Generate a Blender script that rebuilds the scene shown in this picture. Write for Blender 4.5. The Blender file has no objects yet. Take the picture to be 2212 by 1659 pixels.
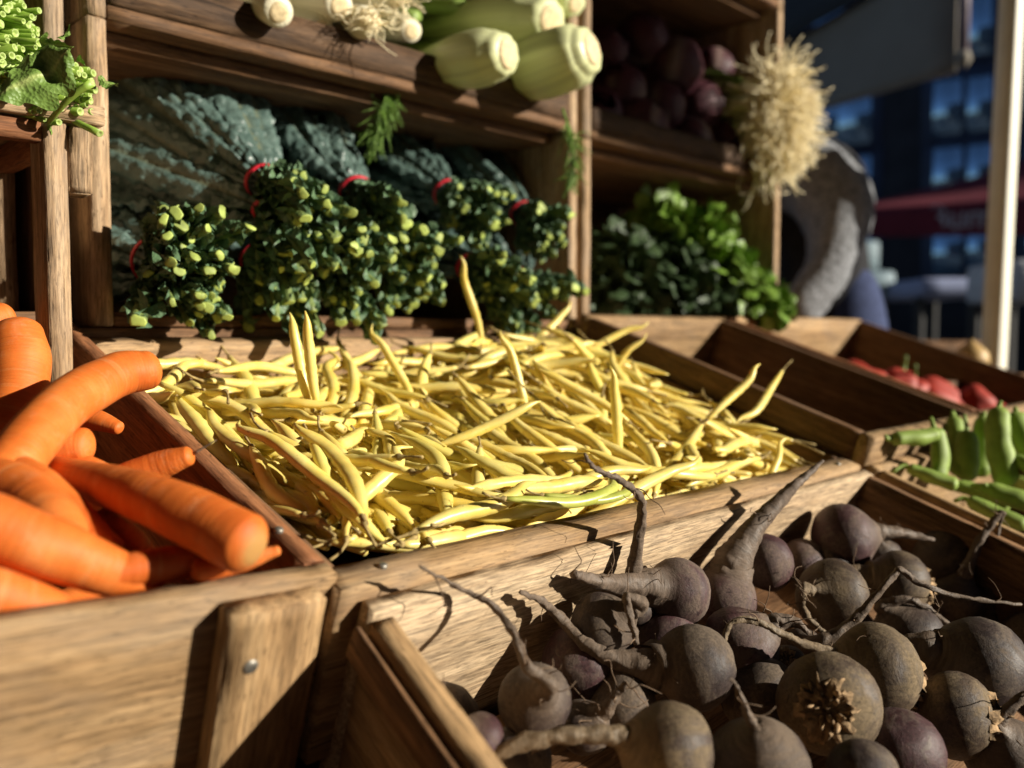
import bpy, math, random
import numpy as np
from mathutils import Vector, Matrix, noise as mnoise

random.seed(7); RNG = np.random.default_rng(7)
scene = bpy.context.scene
COL = scene.collection

# ------------------------------------------------------------------ camera, sky, sun
FPX, CAM_H, PITCH = 1914.0, 1.0, math.radians(3.15)
CP, SP = math.cos(PITCH), math.sin(PITCH)
cam_data = bpy.data.cameras.new('camera')
cam = bpy.data.objects.new('camera', cam_data); COL.objects.link(cam)
cam.location = (0, 0, CAM_H); cam.rotation_euler = (math.radians(90) - PITCH, 0, 0)
cam_data.sensor_width = 36.0; cam_data.lens = 36.0 * FPX / 2212.0
cam_data.clip_start = 0.02; cam_data.clip_end = 500
cam_data.dof.use_dof = True; cam_data.dof.focus_distance = 0.62
cam_data.dof.aperture_fstop = cam_data.lens / 8.2
scene.camera = cam

SUN_AZ, SUN_EL = math.radians(104), math.radians(19)      # azimuth clockwise from +Y (the view direction)
TO_SUN = Vector((math.sin(SUN_AZ) * math.cos(SUN_EL), math.cos(SUN_AZ) * math.cos(SUN_EL), math.sin(SUN_EL)))
world = bpy.data.worlds.new('World'); scene.world = world; world.use_nodes = True
wn = world.node_tree
sky = wn.nodes.new('ShaderNodeTexSky'); sky.sky_type = 'NISHITA'; sky.sun_disc = False
sky.air_density = 0.65; sky.dust_density = 0.35; sky.sun_elevation = SUN_EL; sky.sun_rotation = SUN_AZ
bg = wn.nodes['Background']; bg.inputs['Strength'].default_value = 0.05
wn.links.new(sky.outputs['Color'], bg.inputs['Color'])
sl = bpy.data.lights.new('sun', 'SUN'); sl.energy = 5.0; sl.angle = math.radians(0.5); sl.color = (1.0, 0.92, 0.78)
sun = bpy.data.objects.new('sun', sl); COL.objects.link(sun)
sun.rotation_euler = (-TO_SUN).to_track_quat('-Z', 'Y').to_euler(); sun.location = (6, -1, 6)
scene.view_settings.view_transform = 'Standard'; scene.view_settings.look = 'None'
scene.view_settings.exposure = 0.6; scene.view_settings.gamma = 1.0
scene.cycles.max_bounces = 6; scene.cycles.use_denoising = True

# ------------------------------------------------------------------ geometry helpers
def px(u, v, d):
    """world point seen at (u, v) of a 2212x1659 picture, d metres along the view axis"""
    x = (u - 1106) / FPX * d; y = (v - 829.5) / FPX * d
    return np.array([x, d * CP - y * SP, CAM_H - y * CP - d * SP])
def hit(u, v, P0, n):
    o = np.array([0, 0, CAM_H]); r = px(u, v, 1.0) - o
    k = np.dot(P0 - o, n) / np.dot(r, n)
    return o + r * k
def depth(P):
    return P[1] * CP - (P[2] - CAM_H) * SP
def nrm(v):
    v = np.asarray(v, float); return v / max(np.linalg.norm(v), 1e-12)

def mesh_obj(name, V, Fc, mats, parent=None, loc=None, uv=None, attr=None, smooth=True, midx=None):
    V = np.asarray(V, float)
    if loc is None: loc = V.mean(0)
    loc = np.asarray(loc, float)
    me = bpy.data.meshes.new(name)
    me.from_pydata((V - loc).tolist(), [], Fc)
    if smooth: me.polygons.foreach_set('use_smooth', [True] * len(me.polygons))
    if uv is not None:
        l = me.uv_layers.new(name='UVMap'); l.data.foreach_set('uv', np.asarray(uv, np.float32).ravel())
    if attr is not None:
        a = me.attributes.new('mask', 'FLOAT', 'POINT'); a.data.foreach_set('value', np.asarray(attr, np.float32))
    for m in (mats if isinstance(mats, (list, tuple)) else [mats]): me.materials.append(m)
    if midx is not None: me.polygons.foreach_set('material_index', np.asarray(midx, np.int32))
    me.update()
    o = bpy.data.objects.new(name, me); COL.objects.link(o)
    if parent is not None:
        o.parent = parent; o.location = Vector(loc) - TOTAL_LOC[parent.name]
        TOTAL_LOC[o.name] = Vector(loc)
    else:
        o.location = Vector(loc); TOTAL_LOC[o.name] = Vector(loc)
    return o
TOTAL_LOC = {}
def thing(name, label, cat, loc, group=None):
    o = bpy.data.objects.new(name, None); COL.objects.link(o)
    o.location = Vector(loc); o.empty_display_size = 0.05; TOTAL_LOC[o.name] = Vector(loc)
    return tag(o, label, cat, group)
def tag(o, label=None, cat=None, group=None, kind=None):
    for k, v in (('label', label), ('category', cat), ('group', group), ('kind', kind)):
        if v: o[k] = v
    return o

def spline(pts, n, extra=None):
    """Catmull-Rom resample of points (and of values beside them)"""
    P = np.asarray(pts, float)
    if extra is not None: P = np.hstack([P, np.asarray(extra, float).reshape(len(P), -1)])
    Q = np.vstack([2 * P[0] - P[1], P, 2 * P[-1] - P[-2]])
    seg = len(P) - 1; out = []
    for k in range(n):
        t = k / (n - 1) * seg; i = min(int(t), seg - 1); t -= i
        a, b, c, d = Q[i:i + 4]
        out.append(0.5 * (2 * b + (c - a) * t + (2 * a - 5 * b + 4 * c - d) * t * t + (3 * b - a - 3 * c + d) * t ** 3))
    out = np.array(out)
    return out if extra is None else (out[:, :3], out[:, 3:])

def tube(P, R, k=8, flat=1.0, up=None, caps=True, shape=None):
    """closed tube along P; returns verts, faces, uv (u = metres along, v = 0..1 around)"""
    P = np.asarray(P, float); R = np.asarray(R, float); n = len(P)
    T = np.gradient(P, axis=0); T /= np.maximum(np.linalg.norm(T, axis=1, keepdims=True), 1e-12)
    N = np.zeros_like(P)
    ref = np.array([0, 0, 1.0]) if up is None else np.asarray(up, float)
    if abs(np.dot(ref, T[0])) > 0.95: ref = np.array([1.0, 0.1, 0])
    N[0] = nrm(ref - T[0] * np.dot(ref, T[0]))
    for i in range(1, n):
        w = N[i - 1] - T[i] * np.dot(N[i - 1], T[i]); N[i] = nrm(w)
    Bn = np.cross(T, N)
    a = np.arange(k) / k * 2 * math.pi
    sh = np.ones(k) if shape is None else np.asarray(shape)
    V = P[:, None] + R[:, None, None] * (np.cos(a)[None, :, None] * Bn[:, None] * sh[None, :, None] + flat * np.sin(a)[None, :, None] * N[:, None] * sh[None, :, None])
    V = V.reshape(-1, 3)
    L = np.concatenate([[0], np.cumsum(np.linalg.norm(np.diff(P, axis=0), axis=1))])
    Fc, uv = [], []
    for i in range(n - 1):
        for j in range(k):
            j2 = (j + 1) % k
            Fc.append((i * k + j, i * k + j2, (i + 1) * k + j2, (i + 1) * k + j))
            uv += [(L[i], j / k), (L[i], (j + 1) / k), (L[i + 1], (j + 1) / k), (L[i + 1], j / k)]
    if caps:
        for i, rev in ((0, True), (n - 1, False)):
            c = list(range(i * k, i * k + k))
            Fc.append(tuple(reversed(c)) if rev else tuple(c)); uv += [(L[i], 0.5)] * k
    return V, Fc, uv
def join(parts):
    V, Fc, uv, off = [], [], [], 0
    for p in parts:
        V.append(p[0]); Fc += [tuple(i + off for i in f) for f in p[1]]; uv += p[2]; off += len(p[0])
    return np.vstack(V), Fc, uv
def fuzz(V, amp, scale, seed=0):
    V = np.array(V); o = Vector((seed * 7.3, seed * 3.1, seed * 1.7))
    for i in range(len(V)):
        V[i] += amp * np.array(mnoise.noise_vector(Vector(V[i]) * scale + o))
    return V

# ------------------------------------------------------------------ materials
def mat(name, rough=0.6, spec=0.4):
    m = bpy.data.materials.new(name); m.use_nodes = True
    nt = m.node_tree; b = nt.nodes['Principled BSDF']
    b.inputs['Roughness'].default_value = rough; b.inputs['Specular IOR Level'].default_value = spec
    return m, nt, b
def node(nt, t, **kw):
    n = nt.nodes.new(t)
    for k, v in kw.items():
        if k in n.inputs: n.inputs[k].default_value = v
        else: setattr(n, k, v)
    return n
def mapped(nt, src, scale, rnd=None):
    mp = node(nt, 'ShaderNodeMapping'); mp.inputs['Scale'].default_value = scale
    nt.links.new(src, mp.inputs['Vector'])
    if rnd is not None:
        mul = node(nt, 'ShaderNodeMath', operation='MULTIPLY'); mul.inputs[1].default_value = 37.0
        nt.links.new(rnd, mul.inputs[0]); cb = node(nt, 'ShaderNodeCombineXYZ')
        for i in range(3): nt.links.new(mul.outputs[0], cb.inputs[i])
        nt.links.new(cb.outputs[0], mp.inputs['Location'])
    return mp.outputs['Vector']
def tex(nt, vec, detail=4, rough=0.55, dist=0.0, scale=1.0):
    n = node(nt, 'ShaderNodeTexNoise'); n.inputs['Scale'].default_value = scale
    n.inputs['Detail'].default_value = detail; n.inputs['Roughness'].default_value = rough; n.inputs['Distortion'].default_value = dist
    nt.links.new(vec, n.inputs['Vector']); return n.outputs['Fac']
def ramp(nt, fac, stops):
    r = node(nt, 'ShaderNodeValToRGB'); e = r.color_ramp.elements
    while len(e) < len(stops): e.new(0.5)
    for x, (p, c) in zip(e, stops): x.position = p; x.color = (*c, 1) if len(c) == 3 else c
    nt.links.new(fac, r.inputs[0]); return r.outputs['Color']
def mix(nt, fac, a, b, mode='MIX'):
    m = node(nt, 'ShaderNodeMix', data_type='RGBA', blend_type=mode)
    for s, i in ((fac, 0), (a, 6), (b, 7)):
        if hasattr(s, 'is_linked') or hasattr(s, 'links'): nt.links.new(s, m.inputs[i])
        else: m.inputs[i].default_value = s if i == 0 else (*s, 1)
    return m.outputs[2]
def bump(nt, b, h, strength=0.3, dist=0.002, prev=None):
    n = node(nt, 'ShaderNodeBump'); n.inputs['Strength'].default_value = strength; n.inputs['Distance'].default_value = dist
    nt.links.new(h, n.inputs['Height'])
    if prev is not None: nt.links.new(prev, n.inputs['Normal'])
    nt.links.new(n.outputs[0], b.inputs['Normal']); return n.outputs[0]
def bw(a): return (a, a, a)

def wood(name, lo, mid, hi, fibre=0.5, grey=0.3, crack=0.62):
    m, nt, b = mat(name, 0.72, 0.25)
    tc = node(nt, 'ShaderNodeTexCoord'); oi = node(nt, 'ShaderNodeObjectInfo'); r = oi.outputs['Random']
    obc = tc.outputs['Object']
    g = tex(nt, mapped(nt, obc, (4, 60, 60), r), 5, 0.6, 1.2)
    c = ramp(nt, g, [(0.30, lo), (0.5, mid), (0.72, hi)])
    fine = tex(nt, mapped(nt, obc, (60, 700, 700), r), 3, 0.6, 0.3)
    c = mix(nt, fibre, c, ramp(nt, fine, [(0.34, bw(0.35)), (0.60, bw(1.2))]), 'MULTIPLY')
    md = tex(nt, mapped(nt, obc, (14, 240, 240), r), 4, 0.65, 0.8)
    c = mix(nt, 0.75, c, ramp(nt, md, [(0.36, bw(0.52)), (0.50, bw(0.95)), (0.66, bw(1.12))]), 'MULTIPLY')
    pore = tex(nt, mapped(nt, obc, (110, 620, 620), r), 2, 0.5)
    c = mix(nt, ramp(nt, pore, [(0.62, bw(0)), (0.70, bw(0.7))]), c, tuple(x * 0.4 for x in lo))
    st = tex(nt, mapped(nt, obc, (9, 16, 16), r), 5, 0.65, 0.6)
    gr = tuple(0.55 * x + 0.45 * sum(mid) / 3 for x in (mid[0] * .75, mid[1] * .78, mid[2] * .85))
    c = mix(nt, ramp(nt, st, [(0.48, bw(0)), (0.72, bw(grey))]), c, gr)
    cr = tex(nt, mapped(nt, obc, (7, 210, 210), r), 2, 0.5, 1.5)
    crf = ramp(nt, cr, [(crack, bw(0)), (crack + 0.05, bw(0.75))])
    c = mix(nt, crf, c, tuple(x * 0.25 for x in lo))
    spot = tex(nt, mapped(nt, obc, (55, 80, 80), r), 3, 0.6)
    c = mix(nt, ramp(nt, spot, [(0.66, bw(0)), (0.75, bw(0.5))]), c, tuple(x * 0.45 for x in lo))
    hue = node(nt, 'ShaderNodeHueSaturation'); nt.links.new(c, hue.inputs['Color'])
    mr = node(nt, 'ShaderNodeMapRange'); mr.inputs[3].default_value = 0.82; mr.inputs[4].default_value = 1.12
    nt.links.new(r, mr.inputs[0]); nt.links.new(mr.outputs[0], hue.inputs['Value'])
    nt.links.new(hue.outputs[0], b.inputs['Base Color'])
    p = bump(nt, b, fine, 0.5, 0.0008); p = bump(nt, b, md, 0.45, 0.0012, p); p = bump(nt, b, g, 0.35, 0.0015, p)
    inv = node(nt, 'ShaderNodeMath', operation='SUBTRACT'); inv.inputs[0].default_value = 1.0; nt.links.new(crf, inv.inputs[1])
    bump(nt, b, inv.outputs[0], 0.6, 0.0015, p)
    return m
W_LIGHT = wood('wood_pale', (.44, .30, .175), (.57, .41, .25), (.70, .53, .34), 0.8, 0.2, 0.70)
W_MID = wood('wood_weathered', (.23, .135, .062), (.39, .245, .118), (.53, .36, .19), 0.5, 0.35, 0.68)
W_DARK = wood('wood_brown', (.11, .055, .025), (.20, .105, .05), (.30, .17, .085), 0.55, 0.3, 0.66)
W_LIP_SHADED = wood('wood_lip_shaded', (.05, .026, .013), (.095, .052, .026), (.16, .092, .048), 0.5, 0.3, 0.66)  # lip wood coloured darker to stand in for the shadow across it
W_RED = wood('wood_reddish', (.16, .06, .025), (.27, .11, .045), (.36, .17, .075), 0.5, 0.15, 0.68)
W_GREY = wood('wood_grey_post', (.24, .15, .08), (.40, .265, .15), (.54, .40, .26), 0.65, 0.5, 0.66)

def simple(name, col, rough=0.6, spec=0.4, nscale=60, var=0.25, bmp=0.15, bd=0.001, metal=0.0):
    m, nt, b = mat(name, rough, spec); b.inputs['Metallic'].default_value = metal
    tc = node(nt, 'ShaderNodeTexCoord'); oi = node(nt, 'ShaderNodeObjectInfo')
    n = tex(nt, mapped(nt, tc.outputs['Object'], (nscale,) * 3, oi.outputs['Random']), 4)
    c = ramp(nt, n, [(0.3, tuple(x * (1 - var) for x in col)), (0.7, tuple(min(x * (1 + var), 1) for x in col))])
    nt.links.new(c, b.inputs['Base Color'])
    if bmp: bump(nt, b, n, bmp, bd)
    return m

def bean_mat(name, base, pale, green):
    m, nt, b = mat(name, 0.36, 0.5)
    tc = node(nt, 'ShaderNodeTexCoord'); oi = node(nt, 'ShaderNodeObjectInfo'); r = oi.outputs['Random']
    n1 = tex(nt, mapped(nt, tc.outputs['Object'], (38,) * 3, r), 3)
    c = mix(nt, ramp(nt, n1, [(0.35, bw(0)), (0.7, bw(1))]), base, pale)
    w = node(nt, 'ShaderNodeMath', operation='FRACT'); mm = node(nt, 'ShaderNodeMath', operation='MULTIPLY'); mm.inputs[1].default_value = 17.3
    nt.links.new(r, mm.inputs[0]); nt.links.new(mm.outputs[0], w.inputs[0])
    c = mix(nt, ramp(nt, w.outputs[0], [(0.62, bw(0)), (1.0, bw(0.55))]), c, green)
    hu = node(nt, 'ShaderNodeHueSaturation'); nt.links.new(c, hu.inputs['Color'])
    mr = node(nt, 'ShaderNodeMapRange'); mr.inputs[3].default_value = 0.84; mr.inputs[4].default_value = 1.10
    nt.links.new(r, mr.inputs[0]); nt.links.new(mr.outputs[0], hu.inputs['Value']); c = hu.outputs[0]
    sp = tex(nt, mapped(nt, tc.outputs['Object'], (330,) * 3, r), 2)
    c = mix(nt, ramp(nt, sp, [(0.70, bw(0)), (0.76, bw(0.55))]), c, (0.22, 0.11, 0.03))
    sp2 = tex(nt, mapped(nt, tc.outputs['Object'], (60, 60, 60), r), 4, 0.7)
    c = mix(nt, ramp(nt, sp2, [(0.64, bw(0)), (0.78, bw(0.45))]), c, (0.40, 0.24, 0.05))
    nt.links.new(c, b.inputs['Base Color'])
    b.inputs['Subsurface Weight'].default_value = 0.12; b.inputs['Subsurface Radius'].default_value = (0.01, 0.006, 0.002); b.inputs['Subsurface Scale'].default_value = 0.35
    bump(nt, b, n1, 0.25, 0.0015)
    return m
M_BEAN = bean_mat('bean_skin', (.80, .60, .125), (.87, .73, .27), (.70, .63, .15))
M_BEAN_G = bean_mat('green_bean_skin', (.38, .42, .07), (.55, .55, .14), (.34, .44, .07))
M_STEM = simple('bean_stem_skin', (.34, .25, .10), 0.7, 0.2, 300, 0.5)

def carrot_mat():
    m, nt, b = mat('carrot_skin', 0.58, 0.3)
    uv = node(nt, 'ShaderNodeUVMap'); tc = node(nt, 'ShaderNodeTexCoord'); oi = node(nt, 'ShaderNodeObjectInfo'); r = oi.outputs['Random']
    big = tex(nt, mapped(nt, tc.outputs['Object'], (26,) * 3, r), 4)
    c = ramp(nt, big, [(0.3, (.54, .108, .014)), (0.55, (.66, .160, .024)), (0.75, (.73, .235, .055))])
    ring = tex(nt, mapped(nt, uv.outputs[0], (190, 1.4, 1), r), 4, 0.65)
    c = mix(nt, ramp(nt, ring, [(0.58, bw(0)), (0.74, bw(0.5))]), c, (.66, .30, .11))
    c = mix(nt, ramp(nt, ring, [(0.26, bw(0.45)), (0.38, bw(0))]), c, (.42, .09, .012))
    fl = tex(nt, mapped(nt, uv.outputs[0], (900, 5, 1), r), 3, 0.7)
    c = mix(nt, 0.4, c, ramp(nt, fl, [(0.34, bw(0.75)), (0.55, bw(1.05))]), 'MULTIPLY')
    dust = tex(nt, mapped(nt, tc.outputs['Object'], (70,) * 3, r), 5, 0.7)
    c = mix(nt, ramp(nt, dust, [(0.56, bw(0)), (0.74, bw(0.34))]), c, (.68, .33, .17))
    a = node(nt, 'ShaderNodeAttribute', attribute_name='mask')
    c = mix(nt, a.outputs['Fac'], c, (.42, .24, .075))
    nt.links.new(c, b.inputs['Base Color'])
    b.inputs['Subsurface Weight'].default_value = 0.1; b.inputs['Subsurface Radius'].default_value = (0.02, 0.006, 0.001); b.inputs['Subsurface Scale'].default_value = 0.4
    p = bump(nt, b, ring, 0.6, 0.0016); bump(nt, b, dust, 0.25, 0.0008, p)
    return m
M_CARROT = carrot_mat()

def beet_mat(name, lo, mid, dust, droot):
    m, nt, b = mat(name, 0.55, 0.42)
    uv = node(nt, 'ShaderNodeUVMap'); tc = node(nt, 'ShaderNodeTexCoord'); oi = node(nt, 'ShaderNodeObjectInfo'); r = oi.outputs['Random']
    n = tex(nt, mapped(nt, tc.outputs['Object'], (45,) * 3, r), 5, 0.6)
    c = ramp(nt, n, [(0.34, lo), (0.62, mid)])
    d = tex(nt, mapped(nt, tc.outputs['Object'], (24,) * 3, r), 9, 0.72, 0.6)
    df = ramp(nt, d, [(0.46, bw(0)), (0.60, bw(0.9))])
    c = mix(nt, df, c, dust)
    ring = tex(nt, mapped(nt, uv.outputs[0], (420, 3.0, 1), r), 4, 0.7)
    a0 = node(nt, 'ShaderNodeAttribute', attribute_name='mask')
    ms0 = node(nt, 'ShaderNodeMapRange'); ms0.inputs[3].default_value = 0.10; ms0.inputs[4].default_value = 1.0; nt.links.new(a0.outputs['Fac'], ms0.inputs[0])
    rm = node(nt, 'ShaderNodeMath', operation='MULTIPLY'); nt.links.new(ring, rm.inputs[0]); nt.links.new(ms0.outputs[0], rm.inputs[1])
    c = mix(nt, ramp(nt, rm.outputs[0], [(0.5, bw(0)), (0.72, bw(0.5))]), c, tuple(x * 1.25 for x in dust))
    fine = tex(nt, mapped(nt, tc.outputs['Object'], (190,) * 3, r), 5, 0.75)
    c = mix(nt, 0.6, c, ramp(nt, fine, [(0.3, bw(0.55)), (0.65, bw(1.2))]), 'MULTIPLY')
    gri = tex(nt, mapped(nt, tc.outputs['Object'], (520,) * 3, r), 3, 0.7)
    c = mix(nt, 0.55, c, ramp(nt, gri, [(0.36, bw(0.45)), (0.60, bw(1.35))]), 'MULTIPLY')
    cl_ = tex(nt, mapped(nt, tc.outputs['Object'], (60,) * 3, r), 6, 0.75, 1.0)
    c = mix(nt, ramp(nt, cl_, [(0.57, bw(0)), (0.62, bw(0.8))]), c, tuple(x * .8 for x in dust))
    scr = tex(nt, mapped(nt, tc.outputs['Object'], (40, 300, 120), r), 3, 0.6, 2.0)
    c = mix(nt, ramp(nt, scr, [(0.30, bw(0.7)), (0.36, bw(0))]), c, tuple(x * 0.35 for x in lo))
    a = node(nt, 'ShaderNodeAttribute', attribute_name='mask')
    rc = ramp(nt, ring, [(0.3, tuple(x * 0.55 for x in droot)), (0.65, tuple(x * 1.2 for x in droot))])
    c = mix(nt, a.outputs['Fac'], c, rc)
    nt.links.new(c, b.inputs['Base Color'])
    rr = node(nt, 'ShaderNodeMapRange'); rr.inputs[3].default_value = 0.56; rr.inputs[4].default_value = 0.95
    nt.links.new(df, rr.inputs[0]); nt.links.new(rr.outputs[0], b.inputs['Roughness'])
    p = bump(nt, b, rm.outputs[0], 0.6, 0.0012); p = bump(nt, b, fine, 0.35, 0.0006, p); p = bump(nt, b, d, 0.5, 0.0014, p); p = bump(nt, b, cl_, 0.5, 0.0016, p); bump(nt, b, scr, 0.3, 0.0006, p)
    return m
M_BEET = beet_mat('beet_skin', (.026, .016, .015), (.052, .034, .029), (.135, .100, .070), (.14, .10, .07))
M_BEET_P = beet_mat('beet_skin_purple', (.042, .015, .018), (.078, .034, .036), (.14, .10, .078), (.14, .10, .072))
M_BEET_T = beet_mat('beet_skin_tan', (.050, .032, .023), (.098, .066, .041), (.185, .135, .077), (.19, .137, .083))
M_ROOTLET = simple('rootlet_skin', (.17, .115, .075), 0.85, 0.2, 200, 0.5)
M_CROWN = simple('beet_crown_scar', (.30, .20, .11), 0.85, 0.2, 180, 0.7, 0.8, 0.002)

def leaf_mat(name, lo, hi, rough=0.5, spec=0.5, sc=40, vein=None):
    m, nt, b = mat(name, rough, spec)
    tc = node(nt, 'ShaderNodeTexCoord'); oi = node(nt, 'ShaderNodeObjectInfo')
    n = tex(nt, mapped(nt, tc.outputs['Object'], (sc,) * 3, oi.outputs['Random']), 5, 0.6)
    c = ramp(nt, n, [(0.3, lo), (0.7, hi)])
    if vein is not None:
        a = node(nt, 'ShaderNodeAttribute', attribute_name='mask'); c = mix(nt, a.outputs['Fac'], c, vein)
    nt.links.new(c, b.inputs['Base Color'])
    v = node(nt, 'ShaderNodeTexVoronoi'); v.inputs['Scale'].default_value = 1.0
    nt.links.new(mapped(nt, tc.outputs['Object'], (sc * 6,) * 3), v.inputs['Vector'])
    bump(nt, b, v.outputs['Distance'], 0.5, 0.0015)
    return m
M_KALE = leaf_mat('kale_leaf', (.048, .086, .075), (.110, .165, .145), 0.40, 0.6, 40, (.15, .15, .075))
M_KSTEM = leaf_mat('kale_stem', (.10, .15, .045), (.20, .26, .075), 0.5, 0.4, 60)
M_KCUT = simple('kale_cut_end', (.34, .42, .10), 0.55, 0.35, 45, 0.55, 0.3)
M_KTRIM = leaf_mat('kale_trimming', (.055, .11, .055), (.11, .19, .09), 0.5, 0.5, 60)
M_BAND = simple('red_band', (.60, .025, .045), 0.45, 0.4, 60, 0.15)
M_GREEN = leaf_mat('rapini_leaf', (.115, .20, .035), (.20, .32, .07), 0.5, 0.4, 40, (.40, .48, .16))
M_GSTEM = simple('rapini_stem', (.24, .37, .055), 0.45, 0.45, 60, 0.25)
M_GCUT = simple('rapini_cut_end', (.36, .46, .14), 0.5, 0.4, 300, 0.3)
M_HERB = leaf_mat('herb_leaf', (.10, .19, .02), (.19, .32, .045), 0.42, 0.5, 50)
M_FROND = leaf_mat('fennel_frond', (.08, .17, .02), (.16, .28, .04), 0.5, 0.4, 80)

def shaft_mat(name, white, green, tip):
    m, nt, b = mat(name, 0.4, 0.45)
    uv = node(nt, 'ShaderNodeUVMap'); oi = node(nt, 'ShaderNodeObjectInfo')
    st = tex(nt, mapped(nt, uv.outputs[0], (3, 28, 1), oi.outputs['Random']), 3, 0.6)
    a = node(nt, 'ShaderNodeAttribute', attribute_name='mask')
    c = ramp(nt, a.outputs['Fac'], [(0.0, white), (0.55, green), (1.0, tip)])
    c = mix(nt, 0.5, c, ramp(nt, st, [(0.3, bw(0.6)), (0.62, bw(1.1))]), 'MULTIPLY')
    nt.links.new(c, b.inputs['Base Color']); bump(nt, b, st, 0.35, 0.002)
    return m
M_LEEK = shaft_mat('leek_shaft', (.80, .74, .54), (.42, .48, .16), (.10, .20, .04))
M_FENNEL = shaft_mat('fennel_bulb', (.66, .69, .38), (.48, .57, .20), (.17, .27, .05))
M_CUT = simple('cut_base', (.70, .56, .33), 0.7, 0.3, 200, 0.25, 0.4)
M_ROOTS = simple('leek_root', (.92, .80, .54), 0.75, 0.25, 80, 0.12)
M_RADIC = leaf_mat('radicchio_leaf', (.035, .008, .014), (.08, .018, .028), 0.55, 0.3, 30, (.20, .14, .12))
M_PEPPER = simple('red_pepper_skin', (.36, .028, .012), 0.6, 0.5, 30, 0.25, 0.05)
M_FAVA = simple('fava_pod_skin', (.24, .34, .065), 0.6, 0.45, 50, 0.25, 0.3, 0.002)
M_PSTEM = simple('pepper_stalk', (.12, .18, .03), 0.6)

# ------------------------------------------------------------------ boards and crates
def board(parent, name, O, ex, ey, ez, m, step=0.008, rag=0.0007, bev=0.0010, seed=None, chip=0.0):
    """plank from corner O with edge vectors ex (long), ey, ez; worn edges; local X runs along the plank"""
    O, ex, ey, ez = (np.asarray(x, float) for x in (O, ex, ey, ez))
    L = [np.linalg.norm(x) for x in (ex, ey, ez)]
    if np.dot(np.cross(ex, ey), ez) < 0: O = O + ez; ez = -ez
    seed = random.random() * 100 if seed is None else seed
    def cuts(l, st):
        b = min(bev, l * 0.2); k = max(1, int(round((l - 2 * b) / st))); k = min(k, 90)
        return [0.0] + [b + (l - 2 * b) * i / k for i in range(k + 1)] + [l]
    cs = [cuts(L[0], step), cuts(L[1], max(step * 2, L[1] / 4)), cuts(L[2], max(step * 2, L[2] / 4))]
    n = [len(c) for c in cs]; idx = {}; V = []; Fc = []
    ctr = np.array(L) / 2
    def vid(i, j, k):
        q = (i, j, k)
        if q in idx: return idx[q]
        c = np.array([cs[0][i], cs[1][j], cs[2][k]])
        ext = [i in (0, n[0] - 1), j in (0, n[1] - 1), k in (0, n[2] - 1)]
        w = Vector((c[0] * 60 + seed, c[1] * 60, c[2] * 60))
        if sum(ext) >= 2:
            f = bev * 0.55 + rag * max(0, mnoise.noise(w * 1.6) + 0.25)
            if chip: f += chip * max(0, mnoise.noise(Vector((c[0] * 28 + seed, j * 3.1, k * 5.7))) - 0.12) * 2.2
            for a in range(3):
                if ext[a]: c[a] += f if c[a] < ctr[a] else -f
        c = c + np.array(mnoise.noise_vector(w * 0.35)) * rag * 0.8
        idx[q] = len(V); V.append(c - ctr); return idx[q]
    for ax in range(3):
        a, b = (ax + 1) % 3, (ax + 2) % 3
        for side in (0, n[ax] - 1):
            for p in range(n[a] - 1):
                for q in range(n[b] - 1):
                    f = []
                    for dp, dq in ((0, 0), (1, 0), (1, 1), (0, 1)):
                        t = [0, 0, 0]; t[ax] = side; t[a] = p + dp; t[b] = q + dq; f.append(vid(*t))
                    Fc.append(tuple(f) if side else tuple(reversed(f)))
    me = bpy.data.meshes.new(name); me.from_pydata([tuple(v) for v in V], [], Fc)
    me.polygons.foreach_set('use_smooth', [True] * len(Fc)); me.materials.append(m); me.update()
    o = bpy.data.objects.new(name, me); COL.objects.link(o)
    X = nrm(ex); Y = nrm(ey - X * np.dot(ey, X)); Z = np.cross(X, Y)
    cw = O + (ex + ey + ez) / 2
    M = Matrix(np.column_stack([X, Y, Z]).tolist()).to_4x4()
    if parent is not None:
        M.translation = Vector(cw) - TOTAL_LOC[parent.name]; o.parent = parent
    else: M.translation = Vector(cw)
    o.matrix_basis = M; TOTAL_LOC[o.name] = Vector(cw)
    return o

M_NAIL = simple('nail_head_metal', (.30, .28, .24), 0.5, 0.5, 300, 0.4, 0.3, 0.0005, 0.8)
def nail(parent, P, n, r=0.004):
    n = nrm(n); P = np.asarray(P)
    V, Fc, uv = tube([P - n * 0.004, P + n * 0.0004, P + n * 0.0012], [r, r, r * 0.8], 12)
    return mesh_obj('nail_head', V, Fc, M_NAIL, parent)

def crate(label, FL, FR, BR, BL, down, h, th, mats, name='wooden_crate', group='wooden produce crates', floor=True, chip=0.0, step=0.008):
    """open crate; four outer rim corners, walls hanging along 'down'. mats: front, right, back, left"""
    FL, FR, BR, BL = (np.asarray(x, float) for x in (FL, FR, BR, BL)); D = nrm(down) * h
    t = thing(name, label, 'crate', (FL + FR + BR + BL) / 4 + D, group)
    inn = nrm((BL + BR) - (FL + FR)); e = nrm(FR - FL); e2_ = nrm(BR - BL)
    front = board(t, 'front_wall', FL, FR - FL, inn * th[0], D, mats[0], step, chip=chip)
    board(t, 'back_wall', BL - inn * th[2], BR - BL, inn * th[2], D, mats[2], step, chip=chip)
    a, b = FL + inn * (th[0] + .0006), BL - inn * (th[2] + .0006)
    board(t, 'side_wall', a, b - a, e * th[3], D, mats[3], step, chip=chip)
    a, b = FR + inn * (th[0] + .0006), BR - inn * (th[2] + .0006)
    board(t, 'side_wall', a, b - a, -e * th[1], D, mats[1], step, chip=chip)
    if floor:
        a = FL + D * 0.93 + e * .012 + inn * .03
        board(t, 'floor_board', a, (FR - FL) - e * .024, (BL - FL) - inn * .055, D * 0.06, W_DARK, 0.05)
    return t

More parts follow.
